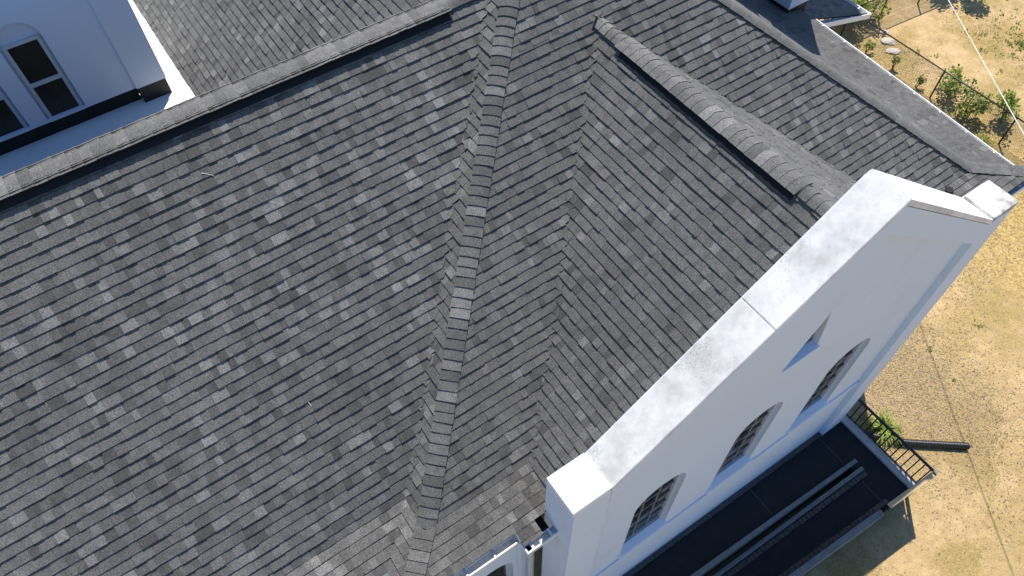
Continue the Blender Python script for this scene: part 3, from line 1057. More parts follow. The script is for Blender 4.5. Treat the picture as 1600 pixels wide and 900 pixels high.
def gable_window(cx, r):
    w = MB()
    y0 = FIELD + 0.09
    outer, inner = arch(cx, WZB, WZS, r - 0.001), arch(cx, WZB + 0.05, WZS, r - 0.05)
    w.extrude_y(outer, y0, y0 + 0.09, [inner])
    win = w.build("window", M_FRAME, church, "arched gable window with small dark panes")
    g = MB()
    g.extrude_y(arch(cx, WZB + 0.049, WZS, r - 0.049), y0 + 0.05, y0 + 0.06)
    g.build("pane", M_GLASS, win)
    b = MB()
    for k in range(1, 3):
        x = cx - r + 0.05 + (2 * r - 0.10) * k / 3
        zt = WZS + math.sqrt(max(0.0, (r - 0.052) ** 2 - (x - cx) ** 2))
        b.box(x - 0.012, x + 0.012, y0 + 0.028, y0 + 0.049, WZB + 0.08, zt)
    for k in range(1, 8):
        z = WZB + 0.05 + k * 0.46
        if z < WZS + r - 0.15:
            hw = r - 0.052 if z < WZS else math.sqrt((r - 0.052) ** 2 - (z - WZS) ** 2)
            b.box(cx - hw, cx + hw, y0 + 0.024, y0 + 0.046, z - 0.013, z + 0.013)
    b.build("glazing_bars", M_MUNTIN, win)
    s = MB()
    s.hexa([(cx - r - 0.05, FIELD - 0.05, WZB - 0.10), (cx + r + 0.05, FIELD - 0.05, WZB - 0.10), (cx + r + 0.05, y0, WZB - 0.10), (cx - r - 0.05, y0, WZB - 0.10),
            (cx - r - 0.05, FIELD - 0.05, WZB - 0.03), (cx + r + 0.05, FIELD - 0.05, WZB - 0.03), (cx + r - 0.002, y0, WZB + 0.05), (cx - r + 0.002, y0, WZB + 0.05)])
    s.build("sill", M_STUCCO, win)


for cx, r in GW:
    gable_window(cx, r)
# string course below the windows
mb = MB()
mb.box(-0.268, 7.018, FIELD - 0.035, FIELD + 0.01, -6.28, -6.10)
mb.build("string_course", M_STUCCO, church)

# ------------------------------------------------------------------ other walls of the church
WFY = -2.78                                       # front walls of the main block beside the gable


def wall(loop, y0, y1, holes=(), label=None):
    mb = MB()
    mb.extrude_y(loop, y0, y1, holes)
    return mb.build("wall", M_STUCCO, church, label)


NW = (-1.72, 0.44, -7.2, -4.78)
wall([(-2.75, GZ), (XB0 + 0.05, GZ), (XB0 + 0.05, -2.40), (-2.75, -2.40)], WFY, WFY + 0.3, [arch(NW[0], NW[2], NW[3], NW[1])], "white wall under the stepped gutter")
w = MB()
w.extrude_y(arch(NW[0], NW[2], NW[3], NW[1] - 0.002), WFY + 0.14, WFY + 0.2, [arch(NW[0], NW[2] + 0.06, NW[3], NW[1] - 0.06)])
win = w.build("window", M_FRAME, church, "arched window under the stepped gutter")
g = MB()
g.extrude_y(arch(NW[0], NW[2] + 0.059, NW[3], NW[1] - 0.059), WFY + 0.16, WFY + 0.17)
g.build("pane", M_GLASS, win)
wall([(XB1 - 0.05, GZ), (9.7, GZ), (9.7, -2.40), (XB1 - 0.05, -2.40)], WFY, WFY + 0.3)
wall([(WX, GZ), (-2.75, GZ), (-2.75, -2.40), (WX, -2.40)], YAF - FLW + 0.35, YAF - FLW + 0.65, [], "nave side wall below its eave")
mb = MB()
mb.box(-2.75, -2.45, WFY + 0.302, 1.0, GZ, -2.45)
mb.build("wall", M_STUCCO, church)
mb = MB()
mb.box(9.4, 9.7, WFY + 0.302, YN, GZ, -2.45)
mb.build("wall", M_STUCCO, church)
mb = MB()
mb.box(8.2, 9.9, -2.76, -2.70, -2.62, -2.50)
mb.build("soffit", M_STUCCO, church)


def gutter(a, b, outward, width, name_label, hangers, hang_step=0.6):
    """open gutter from a to b (top outer rim line), outward is the horizontal unit vector away from the building"""
    a, b, o = Vector(a), Vector(b), Vector(outward)
    L = (b - a).normalized()
    inn = -o
    Z = Vector((0, 0, 1))
    m1 = MB()

    def slab(w0, w1, h0, h1):
        pts = []
        for h in (h0, h1):
            pts += [a + inn * w0 + Z * h, b + inn * w0 + Z * h, b + inn * w1 + Z * h, a + inn * w1 + Z * h]
        m1.hexa(pts)

    slab(-0.004, 0.016, -0.02, 0.012)              # rolled rim
    slab(0.0, 0.006, -0.11, -0.02)                 # face
    slab(width - 0.006, width, -0.11, 0.0)         # back
    slab(0.0, width, -0.125, -0.11)                # floor
    for e in (a, b):
        d = L * 0.004
        m1.hexa([e - d - Z * 0.12, e + d - Z * 0.12, e + d + inn * width - Z * 0.12, e - d + inn * width - Z * 0.12,
                 e - d - Z * 0.004, e + d - Z * 0.004, e + d + inn * width - Z * 0.004, e - d + inn * width - Z * 0.004])
    gt = m1.build("gutter", M_GUTTER, church, name_label)
    m2 = MB()
    q = [a + inn * 0.007, b + inn * 0.007, b + inn * (width - 0.007), a + inn * (width - 0.007)]
    m2.hexa([v - Z * 0.108 for v in q] + [v - Z * 0.085 for v in q])
    m2.build("gutter_floor", M_GUTIN, gt)
    dist = (b - a).length
    if hangers:
        k = hang_step * 0.4
        while k < dist:
            h = MB()
            c0 = a + L * k
            h.hexa([c0 + L * dx + inn * w_ + Z * hz for hz in (-0.012, 0.004) for dx, w_ in ((-0.014, 0.014), (0.014, 0.014), (0.014, width + 0.005), (-0.014, width + 0.005))])
            h.build("gutter_hanger", M_GUTTER, gt)
            k += hang_step
    return gt


GR = ZEV - 0.12
GY = YCF - FLW - 0.10
gutter((-3.25, GY, GR), (XJ - 0.004, GY, GR), (0, -1, 0), 0.125, "white gutter with hangers below the hip foot", True, 0.44)
gutter((XJ, GY - 0.012, GR), (XJ, GY - 0.19, GR), (-1, 0, 0), 0.10, "short return of the white gutter at its step", False)
gutter((XJ - 0.006, GY - 0.20, GR), (XB0 + 0.05, GY - 0.20, GR), (0, -1, 0), 0.125, "white gutter running to the corner pier", True, 0.3)
gutter(EAVE0 + Vector((0.09, -0.08, -0.03)), EAVE1 + Vector((0.09, 0, -0.03)), Vector((1, -GSL, 0)).normalized(), 0.11, "long white gutter along the flared right slope", True, 0.66)
gutter((XB1 + 0.06, GY + 0.05, GR - 0.04), (XGE + 0.09, GY + 0.05, GR - 0.04), (0, -1, 0), 0.125, "white gutter in front of the right hip foot", True, 0.6)
# dark sump between roof edge and pier
mb = MB()
mb.box(-1.055, XB0 + 0.03, -3.28, YB + 0.3, -2.62, -2.55)
mb.build("flashing", M_FLASH, church, "black flashing in the gap beside the corner pier")
# downpipe in the corner
mb = MB()
mb.tube([(-0.98, -3.20, -2.66), (-0.98, -3.02, -2.85), (-0.98, -2.86, -3.05), (-0.98, -2.85, GZ + 0.2)], 0.05, 10)
mb.build("downpipe", M_GUTTER, church, "white downpipe in the corner beside the pier", smooth=True)
mb = MB()
mb.box(-1.20, -1.13, WFY - 0.04, WFY + 0.01, GZ, -2.47)
mb.build("corner_trim", M_STUCCO, church)

# plumbing vent
mb = MB()
q = PCF.at(PCF.st((8.36, -2.42, ZF))[0], 0.10)
mb.tube([q - Vector((0, 0, 0.05)), q + Vector((0, 0, 0.03))], [0.075, 0.072], 20)
mb.tube([q - Vector((0, 0, 0.02)), q + Vector((0, 0, 0.012))], [0.09, 0.085], 20)
mb.build("plumbing_vent", M_BLACK, church, "black plumbing vent poking through the shingles")

# ------------------------------------------------------------------ white block rising behind the nave ridge
TY, TZ = 7.50, -1.15
tower = root("church_tower", "white stucco tower with arched sash windows rising behind the nave ridge", "tower", (-5.0, 9.5, ZMB))
TW = [(-3.96, 0.345), (-4.945, 0.345), (-5.93, 0.345), (-6.9, 0.345)]
TZW = 0.44
holes = [arch(cx, TZ + 0.03, TZW, r, 16) for cx, r in TW]
mb = MB()
mb.extrude_y([(-9.0, TZ), (-2.40, TZ), (-2.40, 4.4), (-9.0, 4.4)], TY + 0.05, TY + 0.35, holes)
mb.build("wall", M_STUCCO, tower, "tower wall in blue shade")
mb = MB()
mb.box(-9.0, -2.40, TY + 0.352, 12.0, ZMB, 4.38)
mb.build("body", M_STUCCO, tower)
mb = MB()
mb.box(-2.70, -2.13, TY, TY + 0.7, TZ, 4.5)
mb.build("pilaster", M_STUCCO, tower, bevel=0.01)
mb = MB()
mb.box(-9.0, -2.702, TY + 0.175, TY + 0.34, ZMB - 0.12, TZ - 0.002)
mb.box(-2.68, -2.15, TY + 0.02, TY + 0.68, ZMB - 0.12, TZ - 0.002)
mb.box(-2.66, -2.45, TY + 0.69, 12.0, ZMB - 0.12, TZ)
mb.build("base_flashing", M_FLASH, tower, "black flashing along the foot of the tower")
for cx, r in TW:
    y = TY + 0.16
    hw = 0.30
    w = MB()
    zt, zm, zb = TZW - 0.03, -0.42, -1.20
    for x0, x1, z0, z1 in ((cx - hw, cx + hw, zt - 0.045, zt), (cx - hw + 0.04, cx + hw - 0.04, zm - 0.025, zm + 0.025), (cx - hw, cx + hw, zb, zb + 0.045),
                           (cx - hw, cx - hw + 0.04, zb + 0.045, zt - 0.045), (cx + hw - 0.04, cx + hw, zb + 0.045, zt - 0.045)):
        w.box(x0, x1, y - 0.05, y, z0, z1)
    win = w.build("window", M_FRAME, tower, "sash window under a blind arch")
    for z0, z1, dy in ((zm + 0.025, zt - 0.045, -0.012), (zb + 0.045, zm - 0.025, -0.004)):
        s = MB()
        for x0, x1, a0, a1 in ((cx - hw + 0.04, cx + hw - 0.04, z0, z0 + 0.016), (cx - hw + 0.04, cx + hw - 0.04, z1 - 0.016, z1),
                               (cx - hw + 0.04, cx - hw + 0.056, z0 + 0.016, z1 - 0.016), (cx + hw - 0.056, cx + hw - 0.04, z0 + 0.016, z1 - 0.016)):
            s.box(x0, x1, y - 0.03 + dy, y - 0.006, a0, a1)
        s.build("sash", M_FRAME, win)
        g = MB()
        g.box(cx - hw + 0.045, cx + hw - 0.045, y - 0.017 + dy * 0.3, y - 0.010, z0 + 0.012, z1 - 0.012)
        g.build("pane", M_SCREEN, win)
    t = MB()
    t.extrude_y(arch(cx, TZ + 0.031, TZW, r - 0.001, 16), y + 0.001, y + 0.03)
    t.build("blind_arch", M_STUCCO, win)
# white membrane gutter around the foot of the tower
mb = MB()
mb.box(WX, ZMB / p + 0.03, yb - 0.15, TY + 0.3, ZMB - 0.20, ZMB)
mb.box(-2.6, ZMB / p + 0.03, TY + 0.302, YN, ZMB - 0.20, ZMB - 0.003)
mb.build("roof_membrane", M_MEMBRANE, church, "white membrane gutter between the tower and the roof slopes")

# ------------------------------------------------------------------ pier and low roof at the far corner of the right slope
mb = MB()
mb.box(10.16, 10.86, 3.05, 3.75, -2.2, 1.25)
pier = mb.build("pier", M_STUCCO, church, "white pier standing on the right slope above black flashing", bevel=0.01)
mb = MB()
mb.box(10.20, 10.82, 3.09, 3.71, -2.9, -2.202)
mb.build("base_flashing", M_FLASH, church)
mb = MB()
mb.hexa([(8.2, 4.4, -1.6), (10.4, 4.4, -2.4), (10.4, 4.7, -2.4), (8.2, 4.7, -1.6), (8.2, 4.4, 2.6), (10.4, 4.4, 1.1), (10.4, 4.7, 1.1), (8.2, 4.7, 2.6)])
mb.build("parapet_wall", M_STUCCO, church)
LR = Plane((10.86, 3, -2.55), (1, 0), 0.36)
lr_pts = [(10.70, 2.78, -2.55 + 0.16 * 0.36), (12.95, 2.78, -2.55 - 2.09 * 0.36), (12.95, 8.0, -2.55 - 2.09 * 0.36), (10.70, 8.0, -2.55 + 0.16 * 0.36)]
L_obj = deck("roof_slope", [lr_pts], "low shaded roof beyond the white pier")
inL = Vector((11.8, 4, -2.55 - 0.94 * 0.36))
bulk = lay(L_obj, LR, [LR.half(lr_pts[k], lr_pts[(k + 1) % 4], inL) for k in range(4)], [], tuple(sorted((LR.st((0, 2.7, 0))[0], LR.st((0, 8.1, 0))[0]))), (-0.2, 2.4), 71, 0)
finish_bulk(bulk, L_obj)
gutter((EAVE1.x + 0.12, 2.72, -2.66), (13.05, 2.70, -3.30), (0, -1, 0), 0.13, "white gutter stepping out around the low shaded roof", True, 0.7)
gutter((13.06, 2.72, -3.30), (13.06, 8.0, -3.30), (1, 0, 0), 0.12, "white gutter along the outer edge of the low roof", True, 0.8)
mb = MB()
mb.box(11.3, 14.6, 4.9, 8.0, GZ, 2.6)  # unseen block added to keep the sun off the low roof
mb.build("wall", M_STUCCO, church)
mb = MB()
mb.box(9.71, 12.3, 3.7, 8.0, GZ, -3.25)
mb.build("wall", M_STUCCO, church)

# ------------------------------------------------------------------ ramp at the foot of the gable
ramp_o = root("access_ramp", "black coated switchback ramp with grey kerbs below the gable wall", "ramp", (5.0, -4.6, GZ))
LZ = -8.80
LX0 = 6.96


def slabpoly(name, pts, z_top, thick, mat, label=None, bevel=0.0):
    """pts in plan counter-clockwise, z_top per corner"""
    mb = MB()
    n = len(pts)
    top = [(x, y, z) for (x, y), z in zip(pts, z_top)]
    bot = [(x, y, z - thick) for (x, y), z in zip(pts, z_top)]
    mb.poly(top)
    mb.poly(bot[::-1])
    for k in range(n):
        mb.poly([top[k], bot[k], bot[(k + 1) % n], top[(k + 1) % n]])
    return mb.build(name, mat, ramp_o, label, bevel=bevel)


def wl(x):      # foot of the gable wall
    return -3.50


def yi(x):      # centre of the twin kerbs
    return -4.60 - 0.031 * (x - 7.1)


def yo(x):      # outer wall
    return -5.72 - 0.052 * (x - 7.9)


UX = -1.0       # ends of the lanes, outside the picture
up_z = LZ + (LX0 - UX) * 0.085
dn_z = LZ - (LX0 - UX) * 0.045
slabpoly("landing", [(LX0, yo(LX0)), (7.68, yo(7.9)), (7.68, wl(8.1)), (LX0, wl(LX0))], [LZ] * 4, 0.44, M_RAMP, "black landing where the ramp turns")
slabpoly("upper_lane", [(UX, yi(UX) + 0.16), (LX0 - 0.004, yi(LX0) + 0.16), (LX0 - 0.004, wl(0)), (UX, wl(0))], [up_z, LZ + 0.002, LZ + 0.002, up_z], 0.44, M_RAMP, "black lane rising along the gable wall")
slabpoly("lower_lane", [(UX, yo(UX)), (LX0 - 0.004, yo(LX0)), (LX0 - 0.004, yi(LX0) - 0.16), (UX, yi(UX) - 0.16)], [dn_z, LZ - 0.002, LZ - 0.002, dn_z], 0.30, M_RAMP, "black lane falling along the outer wall")
for off, hz, lab, zz in ((0.105, 0.16, "grey kerb of the upper lane", up_z), (-0.105, 0.14, "grey kerb of the lower lane", dn_z + 0.18)):
    xe = LX0 + 0.18
    pts = [(UX, yi(UX) + off - 0.045), (xe, yi(xe) + off - 0.045), (xe, yi(xe) + off + 0.045), (UX, yi(UX) + off + 0.045)]
    slabpoly("kerb", pts, [zz + hz, LZ + hz, LZ + hz, zz + hz], 0.9, M_KERB, lab, 0.008)
# brick edging along kerbs, wall and outer wall: bricks a few pixels long
mb = MB()
rng = random.Random(5)


def bricks(fy, zf, x0, x1, width):
    x = x0
    while x < x1:
        z = zf(x) + rng.uniform(-0.004, 0.004)
        y = fy(x) + rng.uniform(-0.004, 0.004)
        mb.box(x + 0.006, x + 0.104, y - width / 2, y + width / 2, z - 0.12, z)
        x += 0.11


bricks(lambda x: yi(x) - 0.225, lambda x: LZ + 0.06 + (dn_z - LZ) * max(0, (LX0 - x) / (LX0 - UX)), 0.0, LX0 + 0.16, 0.11)
bricks(lambda x: wl(x) - 0.05, lambda x: LZ + 0.05 + (up_z - LZ) * max(0, (LX0 - x) / (LX0 - UX)), 0.0, LX0 + 0.3, 0.10)
bricks(lambda x: yo(x) + 0.14, lambda x: LZ + 0.06 + (dn_z - LZ) * max(0, (LX0 - x) / (LX0 - UX)), 0.0, LX0 + 0.05, 0.10)
mb.build("brick_edging", M_BRICK, ramp_o, "rows of small dark edging bricks", kind="stuff")
for x, lane in ((4.6, 'u'), (6.93, 'u'), (6.94, 'l')):
    zz = (LZ + 0.006 + (up_z - LZ) * (LX0 - x) / (LX0 - UX)) if lane == 'u' else LZ + 0.003
    ya, yb2 = (yi(x) + 0.16, wl(x) - 0.11) if lane == 'u' else (yo(x) + 0.2, yi(x) - 0.29)
    mj = MB()
    mj.box(x - 0.008, x + 0.008, ya, yb2, zz - 0.02, zz)
    mj.build("lane_joint", M_BRICK, ramp_o)
# outer wall: grey along the lane, tan cap round the landing
XO = 6.52
ow = MB()
for xa, xb, top, bot in ((UX, XO, LZ + 0.45, GZ),):
    pts = [(xa, yo(xa) - 0.07), (xb, yo(xb) - 0.07), (xb, yo(xb) + 0.07), (xa, yo(xa) + 0.07)]
    za, zb_ = top - (XO - UX) * 0.03, top
slabpoly("outer_wall", pts, [za, zb_, zb_, za], 0.9, M_KERB, "grey outer kerb wall of the lower lane", 0.008)
RZ = -7.95
pts = [(XO + 0.004, yo(XO) - 0.06), (7.90, yo(7.9) - 0.06), (7.90, yo(7.9) + 0.05), (XO + 0.004, yo(XO) + 0.05)]
slabpoly("outer_wall_cap", pts, [RZ, RZ, RZ, RZ], 0.07, M_WOODRAIL, "tan sunlit rail along the end of the landing", 0.006)
mb = MB()
for k in range(12):
    x = XO + 0.06 + k * 0.112
    mb.box(x - 0.011, x + 0.011, yo(x) - 0.012, yo(x) + 0.010, LZ, RZ - 0.071)
mb.build("baluster_row", M_IRON, ramp_o, "black balusters under the tan rail", kind="stuff")
slabpoly("end_kerb", [(7.684, yo(7.9) + 0.08), (7.90, yo(7.9) + 0.08), (7.90, wl(8)), (7.684, wl(8))], [LZ + 0.07] * 4, 0.78, M_PALEKERB, "pale kerb along the end of the landing", 0.008)

rail = root("metal_railing", "black metal railing along the landing end beside the strappy plant", "railing", (7.92, -4.6, LZ))
mb = MB()
mb.bar((7.92, -3.53, RZ), (7.92, yo(7.9) - 0.02, RZ), 0.055, 0.045)
mb.build("top_rail", M_IRON, rail, bevel=0.006)
mb = MB()
mb.bar((7.88, -3.53, LZ + 0.10), (7.88, yo(7.9), LZ + 0.10), 0.025, 0.025)
mb.build("bottom_rail", M_IRON, rail)
y = -3.68
while y > yo(7.9) + 0.05:
    mb = MB()
    mb.bar((7.88, y, LZ + 0.06), (7.92, y, RZ - 0.022), 0.028, 0.028)
    mb.build("baluster", M_IRON, rail)
    y -= 0.15
mb = MB()
mb.box(7.885, 7.955, yo(7.9) - 0.035, yo(7.9) + 0.035, GZ, RZ + 0.03)
mb.build("post", M_IRON, rail)
mb = MB()
mb.box(7.875, 7.965, yo(7.9) - 0.045, yo(7.9) + 0.045, RZ + 0.031, RZ + 0.06)
mb.build("post_cap", M_KERB, rail)

# ------------------------------------------------------------------ ground
mb = MB()
mb.poly([(-500, -500, GZ), (500, -500, GZ), (500, 500, GZ), (-500, 500, GZ)])
gr = mb.build("ground", M_GROUND, None)
gr["kind"] = "structure"
gr["label"] = "dry sandy ground with patches of dead grass"


def tagged(o, label, cat=None, kind=None, group=None):
    o["label"] = label
    if cat:
        o["category"] = cat
    if kind:
        o["kind"] = kind
    if group:
        o["group"] = group
    return o


# corrugated drain hose
hp = [(8.22, -3.98, GZ + 0.09), (8.40, -4.20, GZ + 0.09), (8.70, -4.60, GZ + 0.09), (9.02, -4.88, GZ + 0.09), (9.45, -5.22, GZ + 0.09), (10.13, -5.75, GZ + 0.09)]
pts, rad = [], []
for a, b in zip(hp, hp[1:]):
    a, b = Vector(a), Vector(b)
    n = max(2, int((b - a).length / 0.012))
    for k in range(n):
        pts.append(a.lerp(b, k / n))
sm = pts
for _ in range(12):
    sm = [sm[0]] + [(sm[i - 1] + sm[i] * 2 + sm[i + 1]) / 4 for i in range(1, len(sm) - 1)] + [sm[-1]]
rad = [0.084 + (0.006 if k % 3 == 0 else -0.004) for k in range(len(sm))]
mb = MB()
mb.tube(sm, rad, 12)
hose = mb.build("drain_hose", M_HOSE, None, smooth=True)
tagged(hose, "black corrugated drain hose lying on the bare ground", "hose")


# plants
def leaf(mb, P, d, size, up, tone):
    d = d.normalized()
    s = d.cross(up)
    if s.length < 1e-3:
        s = d.cross(Vector((1, 0, 0.3)))
    s.normalize()
    s *= size * 0.33
    m_ = P + d * size * 0.5 + up * size * 0.08
    mb.poly([P, m_ + s, P + d * size, m_ - s], tone)


def shrub(P, rad, height, n, seed, label, stem_n=4, leafsize=0.07, group="shrubs along the chain link fence", name="shrub", cat="shrub"):
    rng = random.Random(seed)
    P = Vector(P)
    rt = root(name, label, cat, P, group)
    st = MB()
    tips = []
    for k in range(stem_n):
        a = rng.uniform(0, 6.28)
        rr = rad * rng.uniform(0.2, 0.85)
        tip = P + Vector((rr * math.cos(a), rr * math.sin(a), height * rng.uniform(0.55, 1.0)))
        mid = P.lerp(tip, 0.5) + Vector((rng.uniform(-.1, .1), rng.uniform(-.1, .1), 0.05)) * rad
        r0 = 0.018 + 0.012 * height
        st.tube([P + Vector((rng.uniform(-.03, .03), rng.uniform(-.03, .03), -0.02)), mid, tip], [r0, r0 * 0.7, r0 * 0.3], 5)
        tips.append((mid, tip))
    st.build("stem", M_BARK, rt)
    fo = MB()
    clumps = []
    for mid, tip in tips:
        for j in range(4):
            c = mid.lerp(tip, rng.uniform(0.3, 1.15)) + Vector((rng.gauss(0, .25), rng.gauss(0, .25), rng.gauss(0, .12))) * rad
            clumps.append((c, rng.uniform(0.18, 0.38) * rad, rng.uniform(-0.12, 0.15)))
    for k in range(n):
        c, cr, dt = rng.choice(clumps)
        off = Vector((rng.gauss(0, 1), rng.gauss(0, 1), rng.gauss(0, 0.8)))
        off = off.normalized() * cr * rng.random() ** 0.4
        Q = c + off
        if Q.z < P.z + 0.03:
            Q.z = P.z + rng.uniform(0.03, 0.15)
        d = (off.normalized() + Vector((rng.uniform(-1, 1), rng.uniform(-1, 1), rng.uniform(-.4, .8))) * 0.8)
        leaf(fo, Q, d, leafsize * rng.uniform(0.6, 1.3), Vector((rng.uniform(-.5, .5), rng.uniform(-.5, .5), 1)).normalized(), min(1, max(0, rng.gauss(0.5 + dt, 0.2))))
    fo.build("crown", M_LEAF, rt, tone=True)
    return rt


shrub((20.9, 7.55, GZ), 1.15, 1.3, 4200, 1, "big bright green bush behind the gutter at the fence corner", 8, 0.11)
shrub((19.75, 5.8, GZ), 0.2, 0.5, 240, 2, "tiny shrub beside the pale stones", 2, 0.06)
shrub((19.85, 4.7, GZ), 0.13, 0.6, 220, 3, "single thin seedling between stones and fence post", 2, 0.06)
shrub((19.75, 3.6, GZ), 0.16, 0.55, 240, 4, "small seedling beside the fence post", 2, 0.06)
shrub((20.35, 2.72, GZ), 0.62, 0.8, 620, 5, "loose leafy shrub growing just past the first fence post", 6, 0.10)
shrub((19.98, 1.78, GZ), 0.6, 0.85, 700, 6, "loose leafy shrub midway between the two fence posts", 6, 0.10)
shrub((20.6, 0.86, GZ), 0.6, 0.9, 620, 7, "leafy shrub under the white cable by the end post", 5, 0.10)
shrub((19.0, 0.3, GZ), 0.4, 0.4, 200, 8, "low shrub at the foot of the end post", 3, 0.07)

# strappy plant by the landing
rt = root("strappy_plant", "clump of arching bright green strap leaves beside the black railing", "plant", (8.78, -4.25, GZ))
mb = MB()
rng = random.Random(3)
for k in range(150):
    a = rng.uniform(0, 6.28)
    L = rng.uniform(0.30, 0.56)
    lift = rng.uniform(0.15, 0.42)
    base = Vector((8.78 + rng.gauss(0, .05), -4.25 + rng.gauss(0, .05), GZ))
    d = Vector((math.cos(a), math.sin(a), 0))
    sd = Vector((-d.y, d.x, 0)) * 0.017
    pr = None
    tn = min(1, max(0, rng.gauss(0.6, .22)))
    for j in range(5):
        u = j / 4
        c = base + d * (L * u) + Vector((0, 0, lift * (1.9 * u - 1.55 * u * u) + 0.02))
        w_ = 1.0 - 0.85 * u ** 2
        cur = (c - sd * w_, c + sd * w_)
        if pr:
            mb.poly([pr[0], pr[1], cur[1], cur[0]], tn)
        pr = cur
mb.build("leaves", M_STRAP, rt, kind="stuff", tone=True)

# pale stones near the fence corner
rng = random.Random(9)
for k, (x, y, r, lab) in enumerate(((20.9, 5.75, 0.19, "large pale stone slab near the fence corner"), (20.6, 5.3, 0.17, "long pale stone below the large slab"), (21.2, 6.2, 0.12, "small pale stone above the large slab"))):
    bm = bmesh.new()
    bmesh.ops.create_icosphere(bm, subdivisions=2, radius=1)
    for v in bm.verts:
        nn = noise.noise(v.co * 1.7 + Vector((k * 5, 0, 0)))
        v.co = Vector((v.co.x * r * 1.5, v.co.y * r, v.co.z * r * 0.4)) * (1 + 0.35 * nn)
        v.co = Matrix.Rotation(-0.7, 3, 'Z') @ v.co + Vector((x, y, GZ + 0.03))
    me = bpy.data.meshes.new("stone")
    bm.to_mesh(me)
    bm.free()
    me.materials.append(M_STONE)
    o = part("stone", me, None)
    tagged(o, lab, "stone", None, "pale stones by the fence")

# leaf litter and dry grass
rng = random.Random(17)
mb = MB()


def in_view(P):
    x, y = project(P)
    return -80 < x < 1680 and -60 < y < 960


cnt = 0
while cnt < 19000:
    zone = rng.random()
    if zone < 0.52:
        x, y = 10.2 + rng.gauss(0, 1.5), -3.6 + rng.gauss(0, 1.7)
    elif zone < 0.9:
        x, y = rng.uniform(13.5, 21.5), rng.uniform(-3, 7.5)
    else:
        x, y = rng.uniform(5, 26), rng.uniform(-9, 8)
    if x < 8.35 and y > -5.95:
        continue
    P = Vector((x, y, GZ + 0.003 + rng.random() * 0.006))
    if not in_view(P):
        continue
    a = rng.uniform(0, 6.28)
    d = Vector((math.cos(a), math.sin(a), rng.uniform(-.05, .2)))
    leaf(mb, P, d, rng.uniform(0.02, 0.065), Vector((rng.uniform(-.5, .5), rng.uniform(-.5, .5), 1)).normalized(), min(1, max(0, rng.gauss(0.72, 0.25))))
    cnt += 1
o = mb.build("leaf_litter", M_LITTER, None, tone=True)
tagged(o, "dry fallen leaves and wood chips scattered over the ground", None, "stuff")
mb = MB()
cnt = 0
while cnt < 5200:
    x, y = rng.uniform(5, 27), rng.uniform(-9.5, 8)
    if x < 8.35 and y > -5.95:
        continue
    P = Vector((x, y, GZ))
    if not in_view(P) or noise.noise(P * 0.45) < rng.uniform(-0.25, 0.3):
        continue
    cnt += 1
    g = noise.noise(Vector((x * 0.4 + 7, y * 0.4, 3)))
    for k in range(4):
        a = rng.uniform(0, 6.28)
        d = Vector((math.cos(a), math.sin(a), 0))
        b = P + Vector((rng.gauss(0, .04), rng.gauss(0, .04), 0))
        s = Vector((-d.y, d.x, 0)) * 0.006
        h = rng.uniform(0.02, 0.06)
        mb.poly([b - s, b + s, b + d * rng.uniform(0.02, 0.06) + Vector((0, 0, h))], min(1, max(0, 0.45 - g * 0.7 + rng.gauss(0, .2))))
o = mb.build("dry_grass", M_DRYGRASS, None, tone=True)
tagged(o, "thin dry grass over the sandy yard", None, "stuff")

mb = MB()
for k in range(120):
    if rng.random() < 0.85:
        x, y = rng.gauss(25.2, 1.2), rng.gauss(3.2, 0.9)
    else:
        x, y = rng.uniform(9, 27), rng.uniform(-9, 8)
    if x < 8.6 and y > -6:
        continue
    sc = rng.uniform(0.4, 1.0)
    for j in range(rng.randint(5, 16)):
        P = Vector((x + rng.gauss(0, .09 * sc), y + rng.gauss(0, .09 * sc), GZ + 0.004))
        a = rng.uniform(0, 6.28)
        leaf(mb, P, Vector((math.cos(a), math.sin(a), rng.uniform(.2, 1.2))), rng.uniform(.04, .09) * (0.6 + sc * .6), Vector((0, 0, 1)), min(1, max(0, rng.gauss(.45, .2))))
o = mb.build("weeds", M_LEAF, None, tone=True)
tagged(o, "small green weeds dotted over the sandy yard", None, "stuff")

# ------------------------------------------------------------------ chain link fences


def fence(a, b, h, posts, label, seed):
    a, b = Vector(a), Vector(b)
    rt = root("chain_link_fence", label, "fence", (a + b) / 2)
    L = (b - a)
    dist = L.length
    u = L / dist
    for t in posts:
        q = a + u * t
        m1 = MB()
        m1.tube([q - Vector((0, 0, 0.1)), q + Vector((0, 0, h + 0.03))], 0.03, 8)
        m1.build("post", M_IRON, rt, smooth=True)
    m1 = MB()
    m1.tube([a + Vector((0, 0, h)), b + Vector((0, 0, h))], 0.024, 8)
    m1.build("top_rail", M_IRON, rt, smooth=True)
    m1 = MB()
    side = Vector((-u.y, u.x, 0)) * 0.0040
    step = 0.085
    k = -h
    while k < dist:
        for s0, s1 in ((k, k + h), (k + h, k)):
            z0, z1 = 0.02, h - 0.02
            p0 = (s0, z0)
            p1 = (s1, z1)
            if max(s0, s1) < 0 or min(s0, s1) > dist:
                continue
            def cut(pa, pb, lim, low):
                if (pa[0] < lim) == (pb[0] < lim):
                    return pa, pb
                tt = (lim - pa[0]) / (pb[0] - pa[0])
                mid = (lim, pa[1] + (pb[1] - pa[1]) * tt)
                if (pa[0] < lim) == low:
                    return mid, pb
                return pa, mid
            p0, p1 = cut(p0, p1, 0, True)
            p0, p1 = cut(p0, p1, dist, False)
            A = a + u * p0[0] + Vector((0, 0, p0[1]))
            B = a + u * p1[0] + Vector((0, 0, p1[1]))
            up = Vector((0, 0, 0.0040))
            m1.poly([A - side, B - side, B + side, A + side])
            m1.poly([A - up, B - up, B + up, A + up])
        k += step
    m1.build("wire_mesh", M_WIRE, rt, kind="stuff")
    return rt


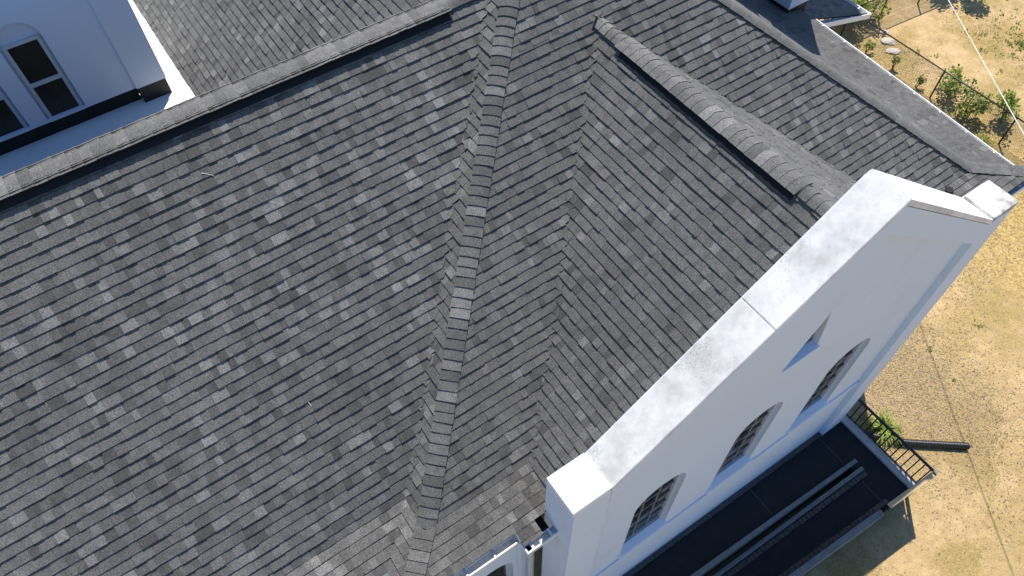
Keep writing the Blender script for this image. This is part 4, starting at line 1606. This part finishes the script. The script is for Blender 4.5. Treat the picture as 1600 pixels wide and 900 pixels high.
fence((19.7, 6.95, GZ), (19.7, -2.6, GZ), 1.12, (0.0, 3.98, 6.67, 9.5), "long black chain link fence parallel to the building with shrubs beside it", 1)
fence((19.7, 6.98, GZ), (26.0, 6.4, GZ), 1.12, (1.9, 3.9, 6.2), "chain link fence branching off behind the big green bush", 2)

# overhead cable
mb = MB()
A, B = Vector((32.0, 26.5, -3.75)), Vector((0.0, -21.8, -3.75))
mb.tube([A.lerp(B, t / 16) - Vector((0, 0, 0.2 * (1 - (2 * t / 16 - 1) ** 2))) for t in range(17)], 0.011, 6)
o = mb.build("overhead_cable", M_CABLE, None)
tagged(o, "white cable strung above the fence and yard", "cable")

# ------------------------------------------------------------------ trees beyond the picture whose shade falls on the yard


def tree(P, h, r, seed, label):
    rng = random.Random(seed)
    P = Vector(P)
    rt = root("tree", label, "tree", P, "trees beyond the yard")
    t = MB()
    top = P + Vector((0.2, 0.1, h * 0.75))
    t.tube([P - Vector((0, 0, 0.1)), P + Vector((0.08, 0, h * 0.3)), top], [0.16, 0.12, 0.05], 9)
    cl = []
    for k in range(9):
        a = rng.uniform(0, 6.28)
        s = P.lerp(top, rng.uniform(0.45, 0.95))
        e = s + Vector((math.cos(a) * r * rng.uniform(.5, 1), math.sin(a) * r * rng.uniform(.5, 1), rng.uniform(0.1, 0.9)))
        t.tube([s, s.lerp(e, .5) + Vector((0, 0, .1)), e], [0.05, 0.035, 0.015], 6)
        for _ in range(3):
            cl.append((s.lerp(e, rng.uniform(.5, 1.1)), rng.uniform(.35, .6) * r * 0.7))
    t.build("trunk", M_BARK, rt)
    fo = MB()
    for k in range(3800):
        c, cr = rng.choice(cl)
        off = Vector((rng.gauss(0, 1), rng.gauss(0, 1), rng.gauss(0, .7))).normalized() * cr * rng.random() ** .4
        leaf(fo, c + off, Vector((rng.uniform(-1, 1), rng.uniform(-1, 1), rng.uniform(-.6, .6))), rng.uniform(.1, .2), Vector((rng.uniform(-.6, .6), rng.uniform(-.6, .6), 1)).normalized(), rng.random())
    fo.build("crown", M_LEAF, rt, tone=True)


tree((26.6, 7.7, GZ), 4.6, 1.5, 1, "leafy tree whose shade falls inside the fenced yard")
tree((29.6, 6.8, GZ), 5.2, 2.0, 2, "larger leafy tree whose shade falls at the edge of the yard")

# ------------------------------------------------------------------ bits lying on the roof
for (sx, sy), (ex, ey), lab, sl in (((-2.62, 2.07), (-2.50, 2.00), "long pale twig lying on the nave slope below the ridge", 'A'),
                                    ((-2.86, -0.42), (-2.85, -0.47), "tiny pale scrap lying on the lower nave slope", 'A')):
    mb = MB()
    za, zb_ = p * sy - HA, p * ey - HA
    mb.tube([Vector((sx, sy, za)) + PA.n * 0.017, Vector(((sx + ex) / 2, (sy + ey) / 2 + .008, (za + zb_) / 2)) + PA.n * 0.02, Vector((ex, ey, zb_)) + PA.n * 0.018], [0.005, 0.004, 0.0025], 6)
    o = mb.build("twig", M_TWIG, None)
    tagged(o, lab, "twig")
